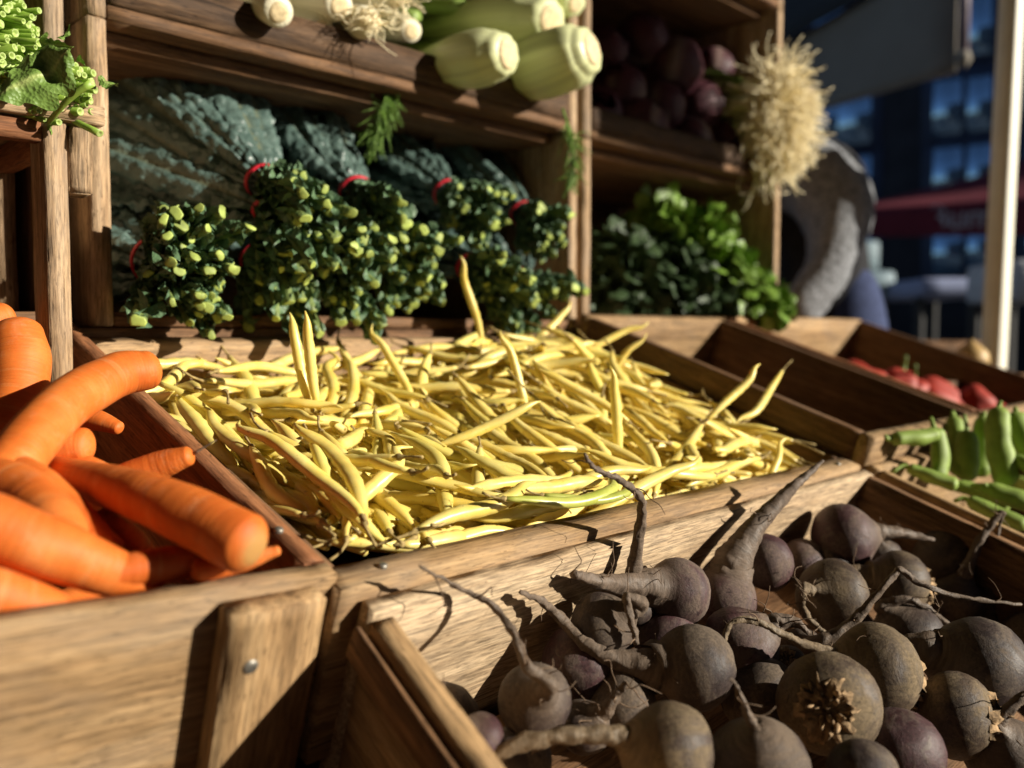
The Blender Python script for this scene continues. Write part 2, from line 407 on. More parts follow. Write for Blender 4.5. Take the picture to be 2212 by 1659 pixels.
# ------------------------------------------------------------------ directions of the stall
AZ = math.radians(45.4)
E2 = np.array([math.sin(AZ), math.cos(AZ), 0]); HB = np.array([-math.cos(AZ), math.sin(AZ), 0]); UP = np.array([0, 0, 1.0])
def slope(tilt, da=0.0):
    a = AZ + math.radians(da); t = math.radians(tilt)
    return np.array([-math.cos(a) * math.cos(t), math.sin(a) * math.cos(t), math.sin(t)])
E1 = slope(18.7); N1 = np.cross(E2, E1)

# ------------------------------------------------------------------ ground, street side
def simple_plane(name, pts, m, kind='structure'):
    V = np.array(pts, float); o = mesh_obj(name, V, [tuple(range(len(V)))], m, smooth=False); return tag(o, kind=kind)
M_ASPHALT = simple('asphalt', (.05, .05, .055), 0.9, 0.2, 8, 0.3, 0.4, 0.01)
simple_plane('ground', [(-150, -100, 0), (150, -100, 0), (150, 200, 0), (-150, 200, 0)], M_ASPHALT)

# sloping display stand under the front crates and the bench under the rack
BFL = px(735, 1274, .468); BFR = BFL + .632 * E2; BBL = BFL + .415 * E1; BBR = BFR + .415 * E1
R0 = px(205, 705, .76)
t = thing('display_stand', 'dark sloping board stand that carries the tilted produce crates', 'stand', BFL - N1 * .4)
q = BFL - N1 * .165 - E2 * .55 - E1 * .46
board(t, 'sloping_board', q, E2 * 2.4, E1 * .95, -N1 * .02, W_DARK, 0.05)
for s in (.05, 1.15, 2.3):
    for k in (.06, .88):
        p = q + E2 * s + E1 * k - N1 * .021; board(t, 'leg', np.array([p[0], p[1], 0.0]), UP * (p[2] - .012), E2 * .05, HB * .05, W_DARK, 0.1)
t = thing('rack_bench', 'brown plank bench carrying the rack of stacked crates', 'bench', R0 + HB * .2 - UP * .5)
board(t, 'bench_top', R0 - UP * .0012 - E2 * .9 - HB * .002, E2 * 2.5, HB * .5, -UP * .03, W_DARK, 0.05)
for s in (-.85, .35, 1.5):
    for k in (.02, .42):
        p = R0 + E2 * s + HB * k; board(t, 'leg', np.array([p[0], p[1], 0.0]), UP * (R0[2] - .034), E2 * .05, HB * .05, W_DARK, 0.1)

# ------------------------------------------------------------------ front crates
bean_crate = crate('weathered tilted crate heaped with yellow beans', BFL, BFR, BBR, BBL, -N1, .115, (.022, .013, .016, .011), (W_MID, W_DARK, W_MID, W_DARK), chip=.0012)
# carrots
CFR = px(727, 1240, .472); CBR = CFR + .60 * slope(18.7, .6)
CFL = CFR + (px(-150, 1382, .348) - CFR) * 1.75; CBL = CBR + (CFL - CFR)
carrot_crate = crate('brown crate of loose carrots with an upright cleat on its front', CFL, CFR, CBR, CBL, -N1, .13, (.013, .014, .014, .013), (W_MID, W_RED, W_MID, W_MID), chip=.0012)
cf = nrm(CFR - CFL)
fo = nrm(np.cross(cf, -N1)); fo = fo if fo[1] < 0 else -fo
cl = hit(560, 1275, CFR, fo)
c0 = CFR - cf * .0125 + fo * .0006 - N1 * .004
board(carrot_crate, 'cleat', c0, -N1 * .124, -cf * .052, fo * .014, W_MID, chip=.001)
board(carrot_crate, 'side_cleat', CFR + cf * .0006 - N1 * .03 + fo * .002, -N1 * .085, cf * .012, -fo * .03, W_MID, .004, rag=.003, chip=.006)
nail(carrot_crate, hit(541, 1440, c0 + fo * .014, fo), fo, .0042)
# beets
eL, eR = slope(27, 4), slope(19.5, 0)
DBL = BFL - E1 * .0016 - N1 * .008 + E2 * .015; DBR = BFR - E1 * .0016 - N1 * .003 + E2 * .004
DFL = DBL - eL * .43; DFR = DBR - eR * .43
NB = nrm(np.cross(E2, (eL + eR) / 2))
beet_crate = crate('pale wooden crate full of dirty beetroots below the beans', DFL, DFR, DBR, DBL, -NB, .125, (.014, .012, .013, .014), (W_MID, W_DARK, W_LIGHT, W_MID), chip=.0035, step=.006)
board(beet_crate, 'rim_splint', DFL - E2 * .0085 - NB * .004, (DBL - DFL) * .97, -E2 * .004, -NB * .02, W_DARK, chip=.002)
for a in (.035, .60):
    nail(bean_crate, BFL + E2 * a + E1 * .011 + N1 * .0012, N1, .0028)
for q in (.05, .30): nail(carrot_crate, CFR + slope(18.7) * q - cf * .007 + N1 * .0012, N1, .0028)
# dark empty crate, pepper crate, fava crate on the right
FL2 = BFR + N1 * .030 + E2 * .008; FR2 = FL2 + E2 * .33
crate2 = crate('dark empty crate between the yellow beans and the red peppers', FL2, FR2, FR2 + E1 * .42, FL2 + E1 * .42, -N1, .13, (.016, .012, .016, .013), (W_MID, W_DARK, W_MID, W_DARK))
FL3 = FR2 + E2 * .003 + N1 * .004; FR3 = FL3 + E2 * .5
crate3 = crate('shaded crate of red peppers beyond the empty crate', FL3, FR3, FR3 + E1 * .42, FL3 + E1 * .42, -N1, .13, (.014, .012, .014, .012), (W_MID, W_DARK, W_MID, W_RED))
BL4 = DBR + E2 * .006 + N1 * .004 - E1 * .004; BR4 = BL4 + E2 * .5
crate4 = crate('crate of pale green broad bean pods beside the beetroots', BL4 - eR * .43, BR4 - eR * .43, BR4, BL4, -NB, .125, (.014, .012, .014, .011), (W_MID, W_DARK, W_MID, W_MID))

# ------------------------------------------------------------------ rack of crates standing on their sides
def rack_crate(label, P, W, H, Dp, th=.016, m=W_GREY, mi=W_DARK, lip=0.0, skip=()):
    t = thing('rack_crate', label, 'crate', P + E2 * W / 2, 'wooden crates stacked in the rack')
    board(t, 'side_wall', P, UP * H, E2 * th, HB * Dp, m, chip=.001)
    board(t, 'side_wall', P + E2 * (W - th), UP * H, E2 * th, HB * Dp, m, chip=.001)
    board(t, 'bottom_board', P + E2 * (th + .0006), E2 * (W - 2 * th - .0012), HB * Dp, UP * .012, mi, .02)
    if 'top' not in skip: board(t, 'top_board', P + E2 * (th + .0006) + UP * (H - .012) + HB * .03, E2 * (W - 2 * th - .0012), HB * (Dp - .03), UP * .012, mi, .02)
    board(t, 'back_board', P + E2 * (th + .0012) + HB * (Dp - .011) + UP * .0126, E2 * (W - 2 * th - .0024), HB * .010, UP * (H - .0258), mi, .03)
    if lip: board(t, 'front_lip', P + E2 * (th + .001) + UP * .0126 - HB * .002, E2 * (W - 2 * th - .002), HB * .014, UP * lip, W_LIP_SHADED, chip=.003)
    return t
W0 = .625; TH0 = .262
kale_crate = rack_crate('deep crate on its side packed with dark kale bunches', R0, W0, TH0, .36)
leek_crate = rack_crate('upper crate with a low front lip holding leeks and fennel', R0 + UP * (TH0 + .001), W0, .27, .36, m=W_GREY, lip=.034)
RB = R0 + E2 * (W0 + .012)
herb_crate = rack_crate('shadowed crate of leafy green herbs under the leek roots', RB, .53, .258, .36, m=W_GREY)
radic_crate = rack_crate('shadowed crate of dark red radicchio above the herbs', RB + UP * .259, .53, .30, .36, m=W_GREY, lip=.03)
RT = RB + UP * .56
top_crate = rack_crate('topmost dark crate above the radicchio', RT, .53, .25, .36, m=W_GREY)
# left stack
Q0 = px(157, 722, .672); Q0 = Q0 - E2 * .40; TQ = .158
left_crate = thing('rack_crate', 'reddish empty open framed crate on its side next to the carrots', 'crate', Q0, 'wooden crates stacked in the rack')
for a in (0, .384):
    board(left_crate, 'post', Q0 + E2 * a - UP * .06, UP * (TQ + .06), E2 * .016, HB * .034, W_GREY, chip=.001)
    board(left_crate, 'post', Q0 + E2 * (a + .001) - UP * .06 + HB * .13, UP * (TQ + .06), E2 * .015, HB * .026, W_GREY, chip=.001)
    board(left_crate, 'rail', Q0 + E2 * (a + .002) + UP * (TQ - .022) + HB * .0345, HB * .095, E2 * .012, UP * .021, W_RED)
board(left_crate, 'top_rail', Q0 + E2 * .0165 + UP * (TQ - .016) + HB * .002, E2 * .367, HB * .014, UP * .0155, W_RED)
board(left_crate, 'back_board', Q0 - UP * .06 + HB * .16, E2 * .40, HB * .012, UP * (TQ + .058), W_DARK, .02)
board(left_crate, 'inner_board', Q0 + E2 * .30 - UP * .06 + HB * .145, E2 * .07, HB * .012, UP * (TQ + .05), W_DARK, .02)
board(left_crate, 'shelf_board', Q0 - E2 * .02 + UP * (TQ + .0006) - HB * .006, E2 * .446, HB * .31, UP * .0145, W_GREY, chip=.001)
board(left_crate, 'cleat', Q0 + E2 * .402 + UP * (TQ - .052) + HB * .003, UP * .051, E2 * .0165, HB * .02, W_GREY, .004, rag=.002, chip=.003)
Q1 = R0 - E2 * .42 + HB * .01
left_rear_crate = rack_crate('narrow lower crate behind the reddish empty crate', Q1, .405, .21, .30, m=W_GREY)
greens_crate = rack_crate('upper crate holding bunches of cut green stems', Q1 + UP * .212, .405, .26, .30, m=W_GREY)

# ------------------------------------------------------------------ yellow beans
def bean_shape(L, bend, twist, r, seed):
    rg = np.random.default_rng(seed); n = 22
    u = np.linspace(0, 1, n); x = (u - .5) * L
    y = bend * L * (1 - (2 * u - 1) ** 2) + twist * L * np.sin(u * 2 * math.pi) + .05 * L * rg.normal() * np.exp(-((u - .92) / .1) ** 2)
    y -= y.mean()
    prof = np.clip(np.sin(np.clip(u * 1.0, 0, 1) * math.pi), 0, 1) ** .38
    prof *= 1 + .09 * np.sin(u * L / .0125 * 2 * math.pi + rg.random() * 6) * np.clip(np.sin(u * math.pi), 0, 1) ** 2
    tip = np.clip((u - .86) / .14, 0, 1); prof *= 1 - .55 * tip
    R = np.maximum(r * prof, .0007); R[-1] = .0006; R[0] = r * .38
    P = np.stack([x, y, .012 * L * np.sin(u * 3 * math.pi + rg.random() * 6)], 1)
    return P, R
BV = []; rg = np.random.default_rng(11)
for i in range(16):
    L = rg.uniform(.095, .150); bend = rg.choice([.015, .04, .07, .11, .15]) * rg.choice([1, 1, 1, -1]); r = rg.uniform(.0052, .0064)
    P, R = bean_shape(L, bend, rg.normal() * .02, r, 100 + i)
    V, Fc, uv = tube(P, R, 10, flat=rg.uniform(.78, .95), up=(0, 0, 1))
    me = bpy.data.meshes.new('bean'); me.from_pydata(V.tolist(), [], Fc); me.polygons.foreach_set('use_smooth', [True] * len(Fc)); me.materials.append(M_BEAN); me.update()
    # stalk with its little cap
    a = P[0]; d = nrm(P[0] - P[1]); s = rg.normal(size=3) * .0025
    pts = [a - d * .0012, a + d * .0012, a + d * .003, a + d * .006 + s * .4, a + d * .010 + s, a + d * rg.uniform(.012, .018) + s * 2.4]
    Vs, Fs, _ = tube(pts, [r * .36, r * .46, r * .26, r * .17, r * .15, r * .20], 7)
    ms = bpy.data.meshes.new('stem'); ms.from_pydata(Vs.tolist(), [], Fs); ms.polygons.foreach_set('use_smooth', [True] * len(Fs)); ms.materials.append(M_STEM); ms.update()
    BV.append(dict(P=P, R=R, L=L, bend=abs(bend), me=me, ms=ms, mesh=(V, Fc), stem=(Vs, Fs), n=0))
me_g = BV[3]['me'].copy(); me_g.materials.clear(); me_g.materials.append(M_BEAN_G)

S0, S1, T0, T1 = .016, .614, .026, .395             # inside of the crate along E2 and E1
CELL = .002; NS, NT = int((S1 - S0) / CELL) + 1, int((T1 - T0) / CELL) + 1
gs = S0 + np.arange(NS) * CELL; gt = T0 + np.arange(NT) * CELL
GS, GT = np.meshgrid(gs, gt, indexing='ij')
def heap(s, t):
    z = -.028 + .050 * np.exp(-((s - .47) / .15) ** 2 - ((t - .27) / .12) ** 2) + .024 * np.exp(-((t - .05) / .09) ** 2) + .018 * np.exp(-((s - .05) / .08) ** 2 - ((t - .15) / .12) ** 2)
    z += .014 * np.exp(-((s - .03) / .10) ** 2 - ((t - .04) / .07) ** 2)
    z -= .026 * np.clip((s - .54) / .07, 0, 1) ** 1.2
    return z
TARGET = heap(GS, GT); Hm = TARGET - .020; TOPID = -np.ones((NS, NT), int)
def hm_at(s, t):
    i = np.clip(((s - S0) / CELL).round().astype(int), 0, NS - 1); j = np.clip(((t - T0) / CELL).round().astype(int), 0, NT - 1); return i, j
beans = []
def settle(v, s, t, yaw, flip, sink=.004):
    P, R = v['P'], v['R']; c, sn = math.cos(yaw), math.sin(yaw); fy = -1 if flip else 1
    X = s + P[:, 0] * c - P[:, 1] * fy * sn; Y = t + P[:, 0] * sn + P[:, 1] * fy * c
    if X.min() < S0 + .003 or X.max() > S1 - .003 or Y.min() < T0 + .002 or Y.max() > T1 - .002: return None
    need = np.full(len(P), -9.0)
    for o in (-.9, -.5, 0, .5, .9):
        i, j = hm_at(X - o * R * sn, Y + o * R * c)
        need = np.maximum(need, Hm[i, j] + R * math.sqrt(1 - o * o) * .82)
    u = P[:, 0]
    # resting line: the hull edge of the needed heights under the centre of mass
    best = None
    for a in range(0, len(u) // 2 + 1):
        for b in range(len(u) // 2, len(u)):
            if a == b: continue
            k = (need[b] - need[a]) / (u[b] - u[a]); z = need[a] + k * (u - u[a])
            if (z - need).min() > -1e-3:
                if best is None or z[len(u) // 2] < best[0]: best = (z[len(u) // 2], k, need[a] - k * u[a])
    if best is None: best = (need.max(), 0, need.max())
    k = max(-.40, min(.40, best[1])); hh = need - k * u; z0 = max(np.quantile(hh, .75), hh.max() - sink)
    if sink < .005 and RNG.random() < .30:                                   # some lean steeply, one end sunk among the others
        k += RNG.choice([-1, 1]) * RNG.uniform(.25, .75); z0 = (need - k * u).max() - RNG.uniform(.010, .020)
    return X, Y, z0 + k * u, k, z0
def stamp(v, X, Y, Z, yaw):                                  # marks the cells this bean tops
    sn, c = math.sin(yaw), math.cos(yaw)
    for a in range(len(X) - 1):
        for w in (0, .5):
            xx, yy, zz, rr = (q[a] * (1 - w) + q[a + 1] * w for q in (X, Y, Z, v['R']))
            o = np.linspace(-1, 1, 7); i, j = hm_at(xx - o * rr * sn, yy + o * rr * c); h_ = zz + rr * np.sqrt(np.maximum(0, 1 - o * o)) * .82
            for q in range(7):
                if h_[q] > Hm[i[q], j[q]]: Hm[i[q], j[q]] = h_[q]; TOPID[i[q], j[q]] = len(beans)
def lay(vi, s, t, yaw, flip, most, sink=.004):
    v = BV[vi]; r = settle(v, s, t, yaw, flip, sink)
    if r is None: return False
    X, Y, Z, k, z0 = r
    if (Z - heap(X, Y)).max() > most or (Z - heap(X, Y)).mean() > .014: return False
    stamp(v, X, Y, Z, yaw)
    beans.append((vi, s, t, yaw, flip, k, z0)); return True
def wall_yaw(s, t, yaw):
    if s < .055 or s > .575: return math.pi / 2 + RNG.normal() * .10 + (math.pi if RNG.random() < .5 else 0)
    if (t < .06 and RNG.random() < .6) or t > .37: return RNG.normal() * .25 + (math.pi if RNG.random() < .5 else 0)
    return yaw
for attempt in range(6000):
    if len(beans) >= 1000: break
    cand = None
    for _ in range(7):
        s, t = RNG.uniform(S0 + .006, S1 - .006), RNG.uniform(T0 + .005, T1 - .005)
        yaw = RNG.uniform(0, 2 * math.pi)
        if (s < .18 and t < .26) or RNG.random() < .58: yaw = math.pi / 2 + RNG.normal() * .62 + (math.pi if RNG.random() < .6 else 0)
        yaw = wall_yaw(s, t, yaw); i, j = hm_at(np.array([s]), np.array([t])); lack = Hm[i[0], j[0]] - TARGET[i[0], j[0]]
        if cand is None or lack < cand[0]: cand = (lack, s, t, yaw)
    if cand[0] < .004: lay(int(RNG.integers(len(BV))), *cand[1:], RNG.random() < .5, .034)
N_TOP = len(beans)
for attempt in range(4000):                                  # the packed layer below
    if len(beans) >= N_TOP + 850: break
    vi = int(RNG.integers(len(BV))); v = BV[vi]; s, t = RNG.uniform(S0, S1), RNG.uniform(T0, T1); yaw = wall_yaw(s, t, RNG.uniform(0, 6.28)); flip = RNG.random() < .5
    if s < .085: yaw = math.pi / 2 + RNG.normal() * .3
    elif t < .075: yaw = RNG.normal() * .35
    c, sn = math.cos(yaw), math.sin(yaw); fy = -1 if flip else 1; P = v['P']; X = s + P[:, 0] * c - P[:, 1] * fy * sn; Y = t + P[:, 0] * sn + P[:, 1] * fy * c
    if X.min() < S0 - .001 or X.max() > S1 + .001 or Y.min() < T0 + .001 or Y.max() > T1: continue
    ks, z_ = np.polyfit(P[:, 0], heap(X, Y), 1); ks += RNG.normal() * .08; z_ -= RNG.uniform(.010, .034)
    stamp(v, X, Y, z_ + ks * P[:, 0], yaw); beans.append((vi, s, t, yaw, flip, ks, z_))
def bean_matrix(s, t, yaw, flip, k, z0):
    ex = nrm(math.cos(yaw) * E2 + math.sin(yaw) * E1 + k * N1)
    side = (-math.sin(yaw) * E2 + math.cos(yaw) * E1) * (-1 if flip else 1)
    ey = nrm(side - ex * np.dot(side, ex)); ez = np.cross(ex, ey)
    M = Matrix(np.column_stack([ex, ey, ez]).tolist()).to_4x4(); M.translation = Vector(BFL + E2 * s + E1 * t + N1 * z0); return M
PIX = np.zeros(len(beans))
dd = np.array([depth(BFL + E2 * s + E1 * t) for s in gs[::10] for t in gt[::10]]).reshape(len(gs[::10]), -1)
for i in range(NS):
    for j in range(NT):
        if TOPID[i, j] >= 0: PIX[TOPID[i, j]] += 1.0 / dd[min(i // 10, dd.shape[0] - 1), min(j // 10, dd.shape[1] - 1)] ** 2
STAND = [  # beans that stick up: stalk-end pixel, tip pixel, depth of each, variant
    ((1040, 730, .96), (992, 552, .93), 1, 'tall yellow bean standing upright in front of the kale'),
    ((650, 790, .72), (622, 675, .72), 2, 'thin yellow bean leaning upright at the back rail beside a thicker one'),
    ((675, 800, .71), (655, 672, .70), 9, 'thick yellow bean standing upright at the back rail below kale stems'),
    ((850, 790, .84), (812, 695, .86), 4, 'plump yellow bean tipped up against the back rail'),
    ((1125, 840, .84), (1085, 712, .84), 5, 'pointed yellow bean rising from the middle of the heap'),
    ((1185, 710, 1.05), (1232, 652, 1.07), 7, 'yellow bean slanting up beside the far end of the kale crate'),
    ((1290, 745, 1.02), (1400, 695, 1.03), 8, 'yellow bean slanting up towards the dark empty crate'),
    ((1335, 930, .78), (1316, 790, .77), 0, 'slim yellow bean standing upright with its point high'),
    ((1530, 905, .85), (1645, 790, .88), 12, 'long yellow bean pointing up across the side wall of the empty crate'),
    ((1260, 850, .80), (1160, 790, .80), 10, 'curved yellow bean propped up behind the slim upright one'),
    ((1640, 870, .93), (1600, 920, .90), 6, 'yellow bean hanging over the right edge of the heap'),
    ((1360, 760, .98), (1390, 715, .98), 13, 'short yellow bean tipped up at the far right of the heap'),
    ((1690, 985, .86), (1712, 950, .87), 11, 'lone yellow bean tip in the front right corner of the crate'),
    ((1110, 895, .72), (1170, 870, .73), 3, 'yellow bean with a stalk laid over others in mid heap'),
]
STRAIGHT = sorted(BV, key=lambda v: v['bend'])
GRP = 'yellow beans heaped in the crate'
def place_bean(v, M, label, mesh=None):
    nm = 'yellow_bean' if mesh is None else 'green_bean'
    o = bpy.data.objects.new(nm, mesh or v['me']); COL.objects.link(o); o.matrix_basis = M
    tag(o, label, 'bean', GRP if mesh is None else None)
    st = bpy.data.objects.new('stem', v['ms']); COL.objects.link(st); st.parent = o
    return o
order = np.argsort(-PIX); top = list(order[:284]); seen = {}
TENTH = ['at the carrot end', 'one tenth from the carrots', 'two tenths from the carrots', 'three tenths from the carrots', 'four tenths from the carrots',
         'halfway along', 'six tenths from the carrots', 'seven tenths from the carrots', 'eight tenths from the carrots', 'at the empty-crate end']
def bean_label(vi, s, t, yaw, k):
    v = BV[vi]
    shape = 'straight' if v['bend'] < .03 else 'hooked' if v['bend'] > .12 else 'curved' if v['bend'] > .06 else 'slightly bent'
    size = 'long' if v['L'] > .118 else 'short' if v['L'] < .096 else ''
    a = abs(math.cos(yaw)); lie = 'lengthwise' if a > .83 else 'crosswise' if a < .55 else 'askew'
    if abs(k) > .4: lie = 'steeply ' + lie
    f = (t - T0) / (T1 - T0)
    band = 'at the front rim' if f < .14 else 'behind the front rim' if f < .34 else 'in mid heap' if f < .62 else 'near the back rail' if f < .86 else 'against the back rail'
    return ' '.join(f"{size} {shape} bean lying {lie} {band} {TENTH[int(min(.999, (s - S0) / (S1 - S0)) * 10)]}".split())
LABS = {}
for b in top: LABS.setdefault(bean_label(*[beans[b][q] for q in (0, 1, 2, 3, 5)]), []).append(b)
for lab, bs in LABS.items():
    bs.sort(key=lambda b: -beans[b][6])
    for q, b in enumerate(bs):
        vi, s, t, yaw, flip, k, z0 = beans[b]
        sfx = '' if len(bs) == 1 else [', upper', ', lower'][q] if len(bs) == 2 else ([', topmost', ', second-highest', ', third-highest', ', fourth-highest', ', fifth-highest', ', sixth-highest', ', seventh-highest'][:len(bs) - 1] + [', lowest'])[min(q, len(bs) - 1, 7)]
        place_bean(BV[vi], bean_matrix(s, t, yaw, flip, k, z0), lab + sfx)
for a, b, vi, lab in STAND:
    A, Bp = px(*a), px(*b); ex = nrm(Bp - A); side = nrm(np.cross(ex, np.array([0, -1, .3]))); ez = np.cross(ex, side)
    v = STRAIGHT[vi % 7]; sc = np.linalg.norm(Bp - A) / v['L']; sc = max(.75, min(1.15, sc)); ctr = Bp - ex * v['L'] * sc * .5
    M = Matrix((np.column_stack([ex, side, ez]) * sc).tolist()).to_4x4(); M.translation = Vector(ctr); place_bean(v, M, lab)
for a, b, lab in (((1115, 1098), (1365, 1040), 'pale green bean arched along the front rim beside the tall beet root'), ((1190, 1085), (1395, 1052), 'greenest bean lying just inside the front rim under the pale green one')):
    A = hit(*a, BFL + N1 * .018, N1); Bp = hit(*b, BFL + N1 * .018, N1); ex = nrm(Bp - A); side = nrm(np.cross(N1, ex)); v = BV[3]
    sc = np.linalg.norm(Bp - A) / v['L']; M = Matrix((np.column_stack([ex, side, np.cross(ex, side)]) * sc).tolist()).to_4x4(); M.translation = Vector((A + Bp) / 2 + side * .0); place_bean(v, M, lab, me_g)
V, Fc, off = [], [], 0
for b in order[284:]:
    vi, s, t, yaw, flip, k, z0 = beans[b]; M = np.array(bean_matrix(s, t, yaw, flip, k, z0)); vv, ff = BV[vi]['mesh']
    V.append(vv @ M[:3, :3].T + M[:3, 3]); Fc += [tuple(i + off for i in f) for f in ff]; off += len(vv)
o = mesh_obj('buried_bean_heap', np.vstack(V), Fc, M_BEAN); tag(o, 'the mass of yellow beans lying under the topmost ones', 'beans', kind='stuff')
# packed deeper layer that closes the gaps between the beans
GI, GJ = np.arange(0, NS, 4), np.arange(0, NT, 4)

# ------------------------------------------------------------------ carrots
def carrot(label, pts, dias, blunt=(True, False), core=False, seed=0):
    """pts: (u, v, depth) along the root; dias: widths in picture pixels"""
    P = [px(*p) for p in pts]; R = [d / 2 * p[2] / FPX for d, p in zip(dias, pts)]
    P, R = spline(P, 40, R); R = R[:, 0]
    L = np.concatenate([[0], np.cumsum(np.linalg.norm(np.diff(P, axis=0), axis=1))])
    def cap(P, R, head, blunt):
        a, b = (P[0], P[0] - P[1]) if head else (P[-1], P[-1] - P[-2]); b = nrm(b); r = R[0] if head else R[-1]
        ts = [.15, .40, .62, .80, .93, 1.0] if blunt else [.3, .7, 1.1, 1.6, 2.1, 2.6]
        ad = [a + b * r * (.62 if blunt else 1) * t for t in ts]; rs = [r * math.sqrt(max(0, 1 - (t * .96) ** 2)) for t in ts] if blunt else [r * (1 - t / 2.65) ** .8 for t in ts]
        return (np.array(ad[::-1]), np.array(rs[::-1])) if head else (np.array(ad), np.array(rs))
    a, ra = cap(P, R, True, blunt[0]); b, rb = cap(P, R, False, blunt[1])
    PP = np.vstack([a, P, b]); RR = np.maximum(np.concatenate([ra, R, rb]), .0006)
    V, Fc, uv = tube(PP, RR, 26)
    rg = np.random.default_rng(seed + 5); k = 26; n = len(PP)
    am = rg.normal(size=n) * .006; am = np.convolve(am, [.25, .5, .25], 'same')
    V = V.reshape(n, k, 3); V = PP[:, None] + (V - PP[:, None]) * (1 + am[:, None, None]); V = V.reshape(-1, 3)
    V = fuzz(V, .0009, 45, seed)
    m = np.zeros((n, k))
    if core: m[:2] = .9; m[2] = .35
    o = mesh_obj('carrot', V, Fc, M_CARROT, uv=uv, attr=m.ravel())
    tag(o, label, 'carrot', 'loose carrots in the brown crate'); return o, PP
CARROTS = [
    ('long bent carrot resting across the crate wall beside the beans', [(318, 798, .585), (250, 812, .57), (150, 868, .53), (60, 960, .49), (-10, 1060, .46), (-70, 1160, .43)], [84, 98, 108, 118, 126, 128], (True, True), False),
    ('large front carrot with its round cut end facing out', [(525, 1172, .425), (440, 1130, .435), (330, 1080, .45), (220, 1045, .475), (120, 1020, .51), (40, 1000, .55)], [128, 130, 112, 90, 66, 40], (True, False), True),
    ('thick carrot lying along the front wall of its crate', [(300, 1258, .432), (200, 1220, .418), (90, 1180, .405), (-40, 1130, .395), (-160, 1090, .39)], [84, 116, 134, 142, 136], (True, True), False),
    ('carrot low in the corner under the thick front one', [(120, 1318, .405), (40, 1300, .395), (-80, 1270, .38), (-200, 1240, .37)], [80, 110, 120, 120], (True, True), False),
    ('small carrot with its thin tip over the crate wall', [(405, 985, .53), (345, 1008, .53), (270, 1040, .53), (190, 1080, .54)], [44, 66, 78, 80], (True, True), False),
    ('stout upright carrot with rings at the back of the crate', [(38, 722, .60), (44, 780, .595), (38, 850, .585), (15, 930, .57), (-20, 1010, .56)], [104, 122, 116, 96, 74], (True, True), False),
    ('carrot end peeping out behind the stout ringed one', [(8, 684, .66), (-30, 700, .65), (-90, 730, .64)], [64, 78, 84], (True, True), False),
    ('blunt carrot end under the long bent one', [(178, 962, .53), (120, 965, .53), (40, 985, .54), (-40, 1000, .55)], [76, 88, 92, 90], (True, True), False),
    ('carrot sloping down beneath the large front one', [(30, 1010, .47), (90, 1060, .46), (160, 1125, .45), (235, 1190, .44)], [76, 94, 92, 66], (True, True), False),
    ('pale dusty carrot stub between two larger ones', [(325, 1195, .455), (280, 1165, .46), (220, 1130, .47)], [34, 62, 70], (True, True), False),
    ('carrot lying deep against the front wall', [(470, 1222, .445), (400, 1215, .44), (320, 1225, .43), (240, 1240, .42)], [40, 66, 76, 70], (True, True), False),
    ('carrot wedged under the bent one at the crate edge', [(-30, 1040, .46), (50, 1070, .45), (120, 1130, .43), (150, 1180, .42)], [120, 120, 110, 90], (True, True), False),
    ('orange carrot stub at the foot of the ringed one', [(92, 800, .62), (60, 860, .61), (40, 930, .60)], [36, 60, 80], (True, True), False),
    ('slim carrot lying behind the big front carrot', [(300, 1050, .52), (230, 1030, .525), (150, 1000, .53), (90, 985, .54)], [34, 56, 62, 60], (True, True), False),
    ('slim carrot across the gap under the long bent one', [(255, 925, .60), (200, 905, .605), (130, 900, .61)], [30, 50, 58], (True, True), False),
    ('thin carrot at the front corner below the round cut end', [(600, 1190, .45), (520, 1215, .445), (430, 1235, .435)], [22, 44, 52], (True, True), False),
    ('slim carrot low beside the crate wall', [(350, 1060, .57), (280, 1080, .565), (200, 1100, .56)], [40, 60, 66], (True, True), False),
]
for i, (lab, pts, dia, bl, core) in enumerate(CARROTS):
    o, PP = carrot(lab, pts, dia, bl, core, i)
    if i == 4:
        V, Fc, _ = tube(spline([PP[0], PP[0] + px(455, 955, .53) - px(405, 985, .53)], 6), np.linspace(.0011, .0003, 6), 6); mesh_obj('root_tip', V, Fc, M_ROOTLET, o)
for i, (s, t, a) in enumerate([(.05, .1, .4), (.12, .2, 1.4), (.2, .3, .2), (.1, .35, 2.2), (.05, .45, .9), (.2, .48, .4), (.28, .12, .7), (.3, .4, 2.6)]):
    c = CFR - cf * (.03 + s) + slope(18.7) * (t + .02) - N1 * (.080 + .004 * (i % 3)); d = math.cos(a) * E2 + math.sin(a) * E1
    ps = [c - d * .06, c - d * .02, c + d * .02, c + d * .055]
    P, R = spline(ps, 14, [.014, .017, .015, .008]); V, Fc, uv = tube(P, R[:, 0], 14)
    o = mesh_obj('carrot', fuzz(V, .001, 40, i), Fc, M_CARROT, uv=uv); tag(o, ['carrot at the bottom of the brown crate', 'buried carrot under the visible ones in the brown crate'][0], 'carrot', 'loose carrots in the brown crate')

